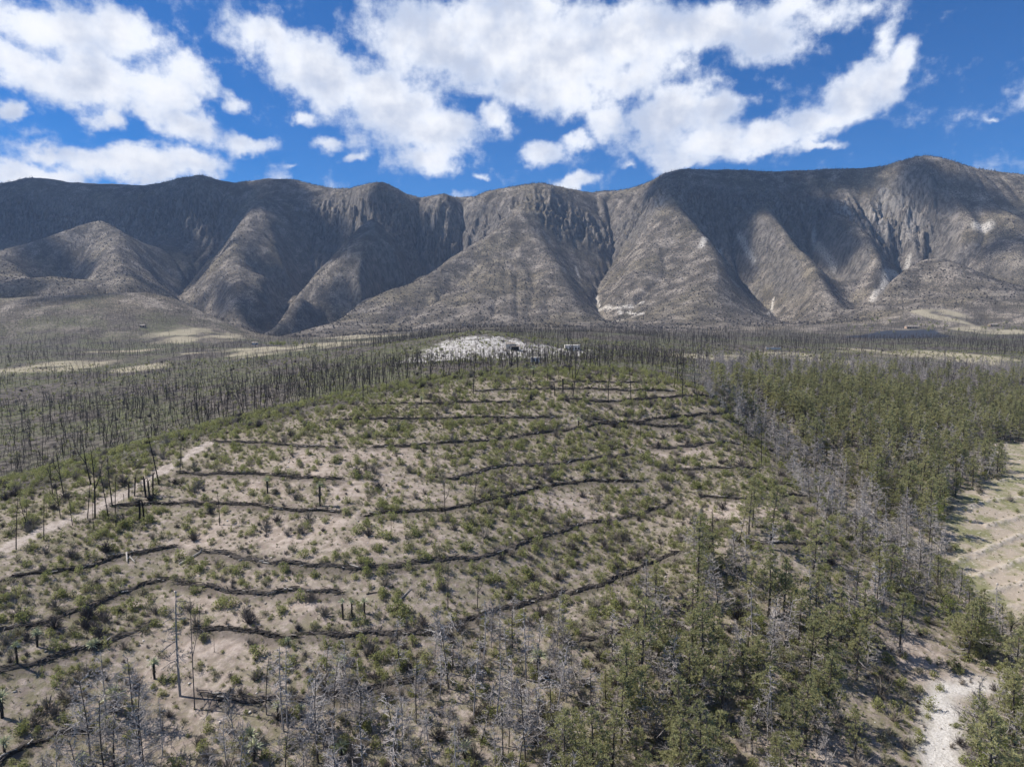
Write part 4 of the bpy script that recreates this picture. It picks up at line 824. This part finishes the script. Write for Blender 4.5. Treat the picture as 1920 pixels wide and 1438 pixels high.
ex = [(1390/1,1235),(1640,1170),(1600,1205),(1655,1135),(1850,1235),(1895,1225),(1830,1215),(1800,1210),(1890,1200),(1700,1045),(1730,1060),(1235,1245),(1265,1240),(1870,1400),(1905,1380),(1780,880),(1820,893),(1850,888),(1870,884),(1800,915),(1770,950),(1760,985),(1740,1005)]
xe = np.array([at(*p)[:2] for p in ex]); xo = np.r_[xo, xe[:, 0]]; yo = np.r_[yo, xe[:, 1]]
print('oaks', plant('oak', 'leafy_tree', xo, yo, RNG.uniform(.6, 1.0, len(xo)), RNG.integers(0, 3, len(xo)), OAKS, ('trunk', 'crown'), 5, lab_oak, 'tree', None, '', limit=300, sink=.15))
# grey dead trees
R_GB = [(1290,735),(1345,735),(1420,790),(1500,845),(1600,925),(1700,1000),(1780,1020),(1790,1080),(1740,1170),(1650,1080),(1560,1020),(1530,960),(1480,890),(1430,850),(1370,790)]
R_GC = [(380,1480),(420,1370),(600,1300),(760,1230),(900,1200),(1060,1200),(1120,1260),(1040,1400),(1000,1700),(360,1700)]
R_GD = [(60,1500),(120,1400),(250,1330),(330,1380),(380,1700),(40,1700)]
x, y, z, px, py = field(28, 420, 2.3)
pr = np.where(pin(px, py, R_GB), .85, 0); pr = np.maximum(pr, np.where(pin(px, py, R_GC), .95, 0)); pr = np.maximum(pr, np.where(pin(px, py, R_GD), .45, 0))
pr = np.maximum(pr, np.where(pin(px, py, R_PB2), .50, 0)); pr = np.maximum(pr, np.where(pin(px, py, R_PB), .28, 0)); pr = np.maximum(pr, np.where(pin(px, py, R_PA), .42*np.clip(.8-1.2*fbm(x/14, y/20, 3), .2, 1.3), 0)); pr = np.maximum(pr, np.where(pin(px, py, R_PC), .40, 0))
pr = np.maximum(pr, np.where(pin(px, py, [(1300,690),(1500,680),(1920,690),(1920,735),(1350,738)]), .25, 0))
pr = pr*(0.8+1.0*fbm(x/8, y/8, 2)); k = thin(pr) & (OPEN(x, y) < .3) & (mk(BARG, x, y) > .9) & (WSH(x, y) < .3)
x, y = x[k], y[k]
def lab_grey(px, py, y):
    if py < 1180 and px > 1280: return 'leafless grey tree in the dead strip along the gully between hill and pines', 'grey trees along the gully'
    if px > 1755: return 'leafless grey tree right of the dry stream bed', 'grey trees right of the stream bed'
    if px < 400: return 'leafless grey tree low on the left slope', 'grey trees at lower left'
    if px < 1060: return 'leafless twiggy grey tree in the thicket at the bottom centre', 'grey trees at the bottom centre'
    return 'leafless grey tree standing between the green pines', 'grey trees between the pines'
print('grey', plant('grey', 'dead_tree', x, y, RNG.uniform(.5, 1.1, len(x)), RNG.integers(0, 5, len(x)), GREYS, TB, 7, lab_grey, 'tree', 'distant_dead_trees', 'remaining leafless grey trees in the dead strip', tilt=.08, sink=.1))
# burnt wood behind the hill and through the basin
x, y, z, px, py = field(165, 1250, 4.2, .80)
hillm = mk(PMF['hill'], x, y) > .4; dn = .45+2.2*fbm(x/40, y/60, 4)
pr = np.clip(dn, .1, 1)*np.where(y < 330, 1.0, np.where(y < 700, .9, .75))
pr *= np.where(pin(px, py, R_PA), 0, 1)*(1-.92*np.clip(mk(PMF['pale'], x, y)*1.3, 0, 1))*(1-.6*mk(PMF['white'], x, y))*(1-.96*mk(PMF['dark'], x, y))*(1-OPEN(x, y))
pr = np.where(hillm, 0.0, pr); pr = np.where((px > 1330) & (y < 300), pr*.3, pr)
k = thin(pr); x, y = x[k], y[k]
# thicker belts just behind the crest
x2, y2, z2, px2, py2 = field(172, 420, 2.6, .80)
pr2 = np.where(pin(px2, py2, [(-100,910),(0,890),(150,850),(330,800),(640,735),(880,690),(1000,690),(1330,690),(1330,660),(1000,660),(560,700),(300,735),(-100,770)]), .62, 0)*np.clip(.45+1.9*fbm(x2/16, y2/22, 3), .05, 1.1)*np.where((px2 > 780) & (px2 < 1330), .6, 1)
pr2 = np.where(mk(PMF['hill'], x2, y2) > .35, 0, pr2); k = thin(pr2); x = np.r_[x, x2[k]]; y = np.r_[y, y2[k]]
# left shoulder beyond the track, and a few on the hilltop
x3, y3, z3, px3, py3 = field(85, 185, 3.2, .80)
pr3 = np.where(pin(px3, py3, [(-100,960),(0,930),(160,885),(330,835),(380,830),(260,905),(130,968),(0,1025),(-100,1060)]), .09, 0); pr3 = np.maximum(pr3, np.where(pin(px3, py3, [(980,705),(1080,698),(1250,708),(1340,735),(1300,760),(1100,745)]), .13, 0))
pr3 = np.maximum(pr3, np.where(pin(px3, py3, [(1250,720),(1350,745),(1500,900),(1450,930),(1380,850),(1280,780)]), .05, 0)); k = thin(pr3) & (mk(BARG, x3, y3) > .8); x = np.r_[x, x3[k]]; y = np.r_[y, y3[k]]
# trees standing on the mountain skyline
x4, y4, z4, px4, py4 = field(1850, 2750, 14, .80); d4 = np.abs(grid_at(HOR, x4, y4) - z4/y4) < .0012
ci = np.argmax(Z[NR1:, :]/GY[NR1:, :], axis=0)+NR1; cu = RNG.uniform(-.79, .79, 2600); cj = ((cu+1.05)/2.1*(NU-1)).astype(int); cyy = YR[np.clip(ci[cj]+RNG.integers(-1, 9, 2600), 0, len(YR)-1)]
sk = fbm(cu*16, cu*3, 3) > -.05; x = np.r_[x, (cu*cyy)[sk]]; y = np.r_[y, cyy[sk]]
def lab_burnt(px, py, y):
    if y < 172: return ('thin burnt tree on the left shoulder beyond the pale track', 'burnt trees beyond the track') if px < 600 else ('thin burnt tree around the log rows of the hilltop', 'burnt trees of the hilltop')
    if px < 640: return 'charred leafless tree in the burnt wood of the left valley', 'burnt trees in the left valley'
    if px < 1320: return 'charred leafless tree in the burnt wood right behind the hilltop', 'burnt trees behind the hilltop'
    return 'charred leafless tree in the burnt wood behind the green pines', 'burnt trees behind the pines'
print('burnt', plant('burnt', 'burnt_tree', x, y, RNG.uniform(.4, 1.12, len(x))*np.where(y > 1500, 1.2, np.where((y > 172) & (y < 300) & (x/y > -.10) & (x/y < .29), .82, 1.0)), RNG.choice(6, len(x), p=[.12, .14, .22, .08, .18, .26]), BURNT, TB, 7.5, lab_burnt, 'tree', 'burnt_wood', 'burnt wood of charred leafless trunks across the valley and basin', tilt=.10, limit=255, sink=.05))
link('dark_bush', DRY[1], label='single dark leafless bush low on the central mountain spur', category='bush').location = P(900, 600, 1500)[:2]+(float(hgt(*P(900, 600, 1500)[:2])),); bpy.data.objects['dark_bush'].scale = (4, 4, 4)
# scrub burnt and half burnt on the mountain sides
x, y, z, px, py = field(1240, 2600, 9.0, .80); k = thin(np.where(grid_at(np.pad(CLIFF, 0), x, y) > .5, .25, .8)*np.clip(.75+1.0*fbm(x/90, y/90, 3), .15, 1)) & in_view(x, y, 6); x, y = x[k], y[k]
bt = [o for o in sc.objects if o.name.startswith('crown') and o.data is BURNT[5][1]][:1]+[o for o in sc.objects if o.name.startswith('trunk') and o.data is BURNT[5][0]][:1]
x = np.r_[x, (cu*cyy)[sk]]; y = np.r_[y, cyy[sk]]
z = hgt(x, y); rot = np.stack([0*x, 0*x, RNG.uniform(0, 6.28, len(x))], -1)
bt2 = [o for o in sc.objects if o.data is BURNT[2][1]][:1]+[o for o in sc.objects if o.data is BURNT[2][0]][:1]
scatter('mountain_scrub', np.stack([x, y], -1), z, rot, np.where((ix_ := RNG.choice(3, len(x), p=[.15, .1, .75])) == 2, RNG.uniform(1.8, 5.0, len(x)), RNG.uniform(.35, .9, len(x))), ix_, [bt, bt2, [o for o in bpy.data.objects if o.name == 'dark_bush']], 'burnt scrub and dead trees covering the mountain sides', 'scrub'); print('mscrub', len(x))

# ------------------------------------------------------------------ shrubs, grass, stones
x, y, z, px, py = field(30, 560, .88, .82); kk = (y < 200) | thin(np.full(len(x), .45)); x, y, z, px, py = x[kk], y[kk], z[kk], px[kk], py[kk]
hm = mk(PMF['hill'], x, y); bare_ = mk(PMF['bare'], x, y)
d = np.where(hm > .5, .80, np.where(y < 190, .60, .10)); d = np.where(pin(px, py, [(680,760),(1350,745),(1450,860),(1500,930),(1250,1060),(1000,1120),(900,980),(800,900)]), 1.1, d)
d = d*np.clip(.75+1.6*fbm(x/7, y/7, 3), .1, 1.3)*(1-.70*bare_)*(1-OPEN(x, y)*np.where(mk(PMF['field'], x, y) > .5, .97, 1)); d = np.where(mk(PMF['white'], x, y) > .08, .22, d); d = np.where(mk(BARG, x, y) < .7, 0, d)
k = thin(d); x, y = x[k], y[k]; big_ = RNG.random(len(x)); s_ = .50+1.55*big_**2.2
isdry = RNG.random(len(x)) < np.where(topx(x, y, hgt(x, y))[1] > 1150, .30, .10)
def lab_shr(px, py, y):
    row = 'below the lowest log rows' if py > 1300 else 'between the lower log rows' if py > 1120 else 'between the middle log rows'
    side = 'left part' if px < 500 else 'centre' if px < 1100 else 'right part'
    return f'low green shrub {row} in the {side} of the slope', f'green shrubs {row}, {side}'
gi = RNG.choice(5, len(x), p=[.3, .22, .18, .15, .15])
ex = np.array([at(*p)[:2] for p in [(338,1047),(248,1140),(665,895),(692,897),(760,1152),(748,1142),(757,1255),(748,1240),(840,800),(725,1010),(415,1140),(432,1137),(1320,735),(1240,712),(1255,715),(690,1060),(720,1075)]])
xs = np.r_[x[~isdry], ex[:, 0]]; ys = np.r_[y[~isdry], ex[:, 1]]; ss = np.r_[s_[~isdry], np.full(len(ex), 2.0)]; gi = np.r_[gi[~isdry], np.zeros(len(ex), int)]
print('shrubs', plant('shrub', 'shrub', xs, ys, ss, gi, SHRUBS, None, .8, lab_shr, 'shrub', 'low_scrub', 'low green scrub covering the terraced slope', tilt=.15))
def lab_dry(px, py, y):
    side = 'left part' if px < 500 else 'centre' if px < 1100 else 'right part'
    return f'bare twiggy grey shrub in the {side} of the slope', f'bare shrubs, {side}'
print('dry', plant('dry', 'bare_shrub', x[isdry], y[isdry], s_[isdry]*1.25, RNG.integers(0, 3, isdry.sum()), DRY, None, .7, lab_dry, 'shrub', 'dry_scrub', 'low dry leafless scrub on the slope', tilt=.15))

def replicate(name, bv, bf, x, y, scl, mat, label, cat, sink=0.0, flat=1.0):
    n = len(x); bv = np.array(bv); nb = len(bv); a = RNG.uniform(0, 6.28, n); z = hgt(x, y)
    V = np.empty((n, nb, 3)); jit = RNG.uniform(.75, 1.25, (n, nb, 1)); B = bv[None]*jit
    V[..., 0] = (B[..., 0]*np.cos(a)[:, None]-B[..., 1]*np.sin(a)[:, None])*scl[:, None]+x[:, None]
    V[..., 1] = (B[..., 0]*np.sin(a)[:, None]+B[..., 1]*np.cos(a)[:, None])*scl[:, None]+y[:, None]
    V[..., 2] = B[..., 2]*scl[:, None]*flat+(z-sink*scl)[:, None]
    fl = [np.array([f for f in bf if len(f) == q]) for q in (3, 4)]; fl = [f for f in fl if len(f)]
    me = bpy.data.meshes.new(name); me.vertices.add(n*nb); me.vertices.foreach_set('co', V.astype(np.float32).ravel())
    fs = [(f[None]+np.arange(n)[:, None, None]*nb).reshape(-1, f.shape[1]) for f in fl]
    me.loops.add(sum(f.size for f in fs)); me.loops.foreach_set('vertex_index', np.concatenate([f.ravel() for f in fs]).astype(np.int32))
    st = []; o_ = 0
    for f in fs: st.append(np.arange(len(f))*f.shape[1]+o_); o_ += f.size
    me.polygons.add(sum(len(f) for f in fs)); me.polygons.foreach_set('loop_start', np.concatenate(st).astype(np.int32))
    me.update(calc_edges=True); at_ = me.attributes.new('rnd', 'FLOAT', 'POINT'); at_.data.foreach_set('value', np.repeat(RNG.random(n), nb).astype(np.float32))
    me.materials.append(mat); return link(name, me, kind='stuff', label=label, category=cat)
def rnd_mat(name, a, b, trans=None):
    m, N = new_mat(name); finish(N, N.mix(N.attr('rnd'), a, b), .85, trans=trans); return m
g_ = MB()
for _ in range(13): g_.blade((U(-.1, .1), U(-.1, .1), -.03), rdir(35, 85), U(.22, .42), .035, 0, .5)
x, y, z, px, py = field(30, 200, .72, .80)
dens = np.where(mk(PMF['hill'], x, y) > .4, .62, .40)*np.clip(.9+1.5*fbm(x/4, y/4, 3), .05, 1.5)*(1-.65*mk(PMF['bare'], x, y)); fo = mk(PMF['field'], x, y)
dens = np.where(fo > .5, .22*np.clip(.5+2*fbm(x/9, y/4, 3), 0, 1), dens*(1-OPEN(x, y))); k = thin(dens) & in_view(x, y, .5, .06)
replicate('grass', g_.v, g_.f, x[k], y[k], RNG.uniform(.5, 1.25, k.sum()), rnd_mat('grass_tufts', (0.085, 0.10, 0.036), (0.25, 0.235, 0.13), .25), 'grass and weeds growing between the shrubs', 'grass'); print('grass', k.sum())
sv = [(.5,0,0),(0,.42,0),(-.5,.06,0),(0,-.4,0),(.1,.05,.42),(.35,.3,.2),(-.3,.25,.25),(-.25,-.3,.2),(.3,-.25,.24),(0,0,-.2)]
sf = [(0,5,4),(5,1,4),(1,6,4),(6,2,4),(2,7,4),(7,3,4),(3,8,4),(8,0,4),(0,1,5),(1,2,6),(2,3,7),(3,0,8),(1,0,9),(2,1,9),(3,2,9),(0,3,9)]
x, y, z, px, py = field(30, 260, 1.15, .80)
dens = .22*np.clip(.8+1.4*fbm(x/6+9, y/6, 3), .05, 1.4)*(1+.8*mk(PMF['bare'], x, y)); dens = np.where(mk(PMF['wash'], x, y) > .3, .75, dens); dens = np.where(mk(PMF['path'], x, y) > .5, .05, dens)
k = thin(dens) & in_view(x, y, .3, .05)
replicate('stones', sv, sf, x[k], y[k], .10+.42*RNG.random(k.sum())**4, rnd_mat('pale_stones', (0.22, 0.19, 0.16), (0.58, 0.54, 0.49)), 'pale stones strewn over the ground', 'stones', flat=.7); print('stones', k.sum())

# ------------------------------------------------------------------ far buildings
def plaster(name, a, b):
    m, N = new_mat(name); t = N.n('ShaderNodeTexCoord').outputs['Object']; finish(N, N.mix(N.ramp(N.noise(t, .9, 5, .6), .4, .65), a, b)); return m
M_white = plaster('white_plaster', (0.60, 0.55, 0.48), (0.76, 0.71, 0.63)); M_open = plaster('dark_opening', (0.012, 0.011, 0.010), (0.03, 0.028, 0.026)); M_ochre = plaster('ochre_plaster', (0.42, 0.29, 0.20), (0.52, 0.38, 0.27)); M_tin = plaster('weathered_roof', (0.20, 0.17, 0.14), (0.32, 0.28, 0.24))
def house(px, py, w, h, dpt, mat, label, wins, roof='flat', name='small_house', door=True):
    p = at(px, py); e = link(name, None, label=label, category='building'); e.location = (p[0], p[1], p[2]-.1)
    b = MB(); b.box((0, 0, h/2-.6), (w, dpt, h+1.2)); link('wall', b.mesh('wall', mat), e)
    b = MB()
    if roof == 'flat': b.box((0, 0, h+.08), (w+.3, dpt+.3, .2)); [b.box((s_*w*.46, -dpt*.4, h+.35), (.3, .3, .4)) for s_ in (-1, 1)]
    elif roof == 'shed':
        b.v += [(-w/2-.3, -dpt/2-.8, h), (w/2+.3, -dpt/2-.8, h), (w/2+.3, dpt/2+.3, h+.9), (-w/2-.3, dpt/2+.3, h+.9), (-w/2-.3, -dpt/2-.8, h+.12), (w/2+.3, -dpt/2-.8, h+.12), (w/2+.3, dpt/2+.3, h+1.02), (-w/2-.3, dpt/2+.3, h+1.02)]
        b.f += [(0,3,2,1),(4,5,6,7),(0,1,5,4),(2,3,7,6),(0,4,7,3),(1,2,6,5)]; b.m += [0]*6
    else:
        b.v += [(-w/2-.3, -dpt/2-.4, h), (w/2+.3, -dpt/2-.4, h), (w/2+.3, dpt/2+.4, h), (-w/2-.3, dpt/2+.4, h), (-w/2-.3, 0, h+dpt*.28), (w/2+.3, 0, h+dpt*.28)]
        b.f += [(0,1,5,4),(2,3,4,5),(0,4,3),(1,2,5),(0,3,2,1)]; b.m += [0]*5
    link('roof', b.mesh('roof', M_tin if roof != 'flat' else mat), e)
    for cx, cz, ww, hh in wins:
        b = MB(); b.box((cx, -dpt/2-.01, cz), (ww, .12, hh)); link('window' if hh < 2 else 'door', b.mesh('opening', M_open), e)
house(957,655,5.2,3.4,5,M_white,'pale stone hut with a dark open porch on the white hillside',[(-.8,1.4,.5,1.0)],'shed')
house(966,657,5.2,2.5,4,M_white,'open dark shelter attached beside the pale stone hut',[(0,1.25,4.4,2.3)],'shed','shelter')
house(1073,657,9.6,3.4,5,M_white,'white flat roofed ruin with a row of dark windows behind the burnt trees',[(-3.6,1.5,.8,1.3),(-1.7,1.3,.8,2.1),(.2,1.5,.8,1.3),(2.0,1.5,.8,1.3),(3.7,1.5,.8,1.3)])
house(1003,680,3.6,2.2,3,M_white,'tiny white broken hut below the white hillside',[(-.4,1.0,.6,1.4),(.8,1.2,.5,.9)])
house(1708,616,18,3.2,7,M_ochre,'long ochre house behind the dark field',[(-6,1.6,1.4,1.2),(-3,1.2,1.3,2.2),(2,1.6,1.4,1.2),(6,1.6,1.4,1.2)],'gable')
house(1862,612,13,3.0,6,M_ochre,'low ochre house among green trees at the far right',[(-5,1.7,1.4,1.4),(4,1.7,1.4,1.4)],'gable')
house(268,614,7,3.0,5,M_ochre,'small reddish house at the foot of the low left hill',[(-2,1.6,1.2,1.4),(2,1.5,1.2,2.4)],'gable')
house(478,646,7,2.2,4,M_white,'white farm building in the far pale meadow',[(-3,1.3,1.2,1.2),(3,1.2,1.2,2.1)],'gable')
b = MB(); b.box((0, 0, .5), (11, .4, 1.6)); [b.box((q, 0, 1.0), (.5, .5, 2.2)) for q in (-5.6, 0, 5.6)]
link('low_wall', b.mesh('low_wall', M_white), label='long low white wall between burnt trees right of the hill', category='wall').location = at(1450, 655)
# clumps of leafy trees that survived in the basin
far_t = [(1600+RNG.uniform(-15, 200), RNG.uniform(600, 626)) for _ in range(46)]+[(RNG.uniform(1840, 1960), RNG.uniform(606, 622)) for _ in range(26)]+[(RNG.uniform(500, 590), RNG.uniform(644, 656)) for _ in range(16)]+[(1002, 645), (1098, 648)]
for q in far_t:
    p = at(*q); k = random.randrange(3); e = link('leafy_tree', None, label='small dark green tree surviving far out in the basin', category='tree', group='trees far out in the basin')
    link('trunk', OAKS[k][0], e); link('crown', OAKS[k][1], e); e.location = p; s_ = U(.8, 1.7); e.scale = (s_, s_, s_*U(.7, 1)); e.rotation_euler = (0, 0, U(0, 6))

# ------------------------------------------------------------------ cumulus that shade the mountains
def cloud(px, py, Y, r, up=2600, dens=.030, name='cloud'):
    import bmesh
    g = Vector(P(px, py, Y)); c = g + SUNV*(up/SUNV.z); bm = bmesh.new()
    bmesh.ops.create_icosphere(bm, subdivisions=5, radius=1.0)
    for v in bm.verts:
        n_ = v.co.copy(); a = math.atan2(n_.y, n_.x); q = r*(1+.30*math.sin(a*2+px)+.14*math.sin(a*5+py)+.07*math.sin(a*11+px)) ; k_ = 1+.12*math.sin(n_.x*9+px)*math.sin(n_.y*8+n_.z*7)
        v.co = Vector((n_.x*q*k_, n_.y*q*k_, n_.z*r*(.42 if n_.z > 0 else .18)*k_))
    me = bpy.data.meshes.new('cloud'); bm.to_mesh(me); bm.free(); me.shade_smooth()
    m = bpy.data.materials.get('cloud_vapour')
    if not m:
        m = bpy.data.materials.new('cloud_vapour'); m.use_nodes = True; N = NT(m.node_tree)
        pv = N.n('ShaderNodeVolumePrincipled', {'Color': (1, 1, 1, 1), 'Density': dens, 'Anisotropy': .3}); o = N.n('ShaderNodeOutputMaterial'); N.t.links.new(pv.outputs[0], o.inputs[1])
    me.materials.append(m); ob = link('cloud', me, kind='stuff', label='white cumulus drifting high over the mountain range', category='cloud'); ob.location = c
for c in [(-60,400,2500,300),(90,390,2530,280),(270,385,2530,260),(400,370,2480,210),(520,365,2430,150),(110,500,1950,120),(60,460,2150,110),(380,440,2250,100),(330,470,2150,100),(20,560,1500,80),(170,590,1130,70),(430,470,2050,60),(400,540,1750,75),(470,560,1700,60),
          (600,440,2280,120),(710,500,2000,120),(650,560,1750,80),(760,430,2200,110),(500,600,1500,60),(590,590,1600,60),(800,520,2000,90),(300,560,1700,60),
          (1320,365,2120,190),(1450,375,2080,190),(1560,335,2150,140),(1800,372,1900,100),(1740,350,2000,70),(1690,470,1700,60),(1880,470,1700,70),(1600,450,1800,45)]: cloud(*c)


if HAZE: build_haze()
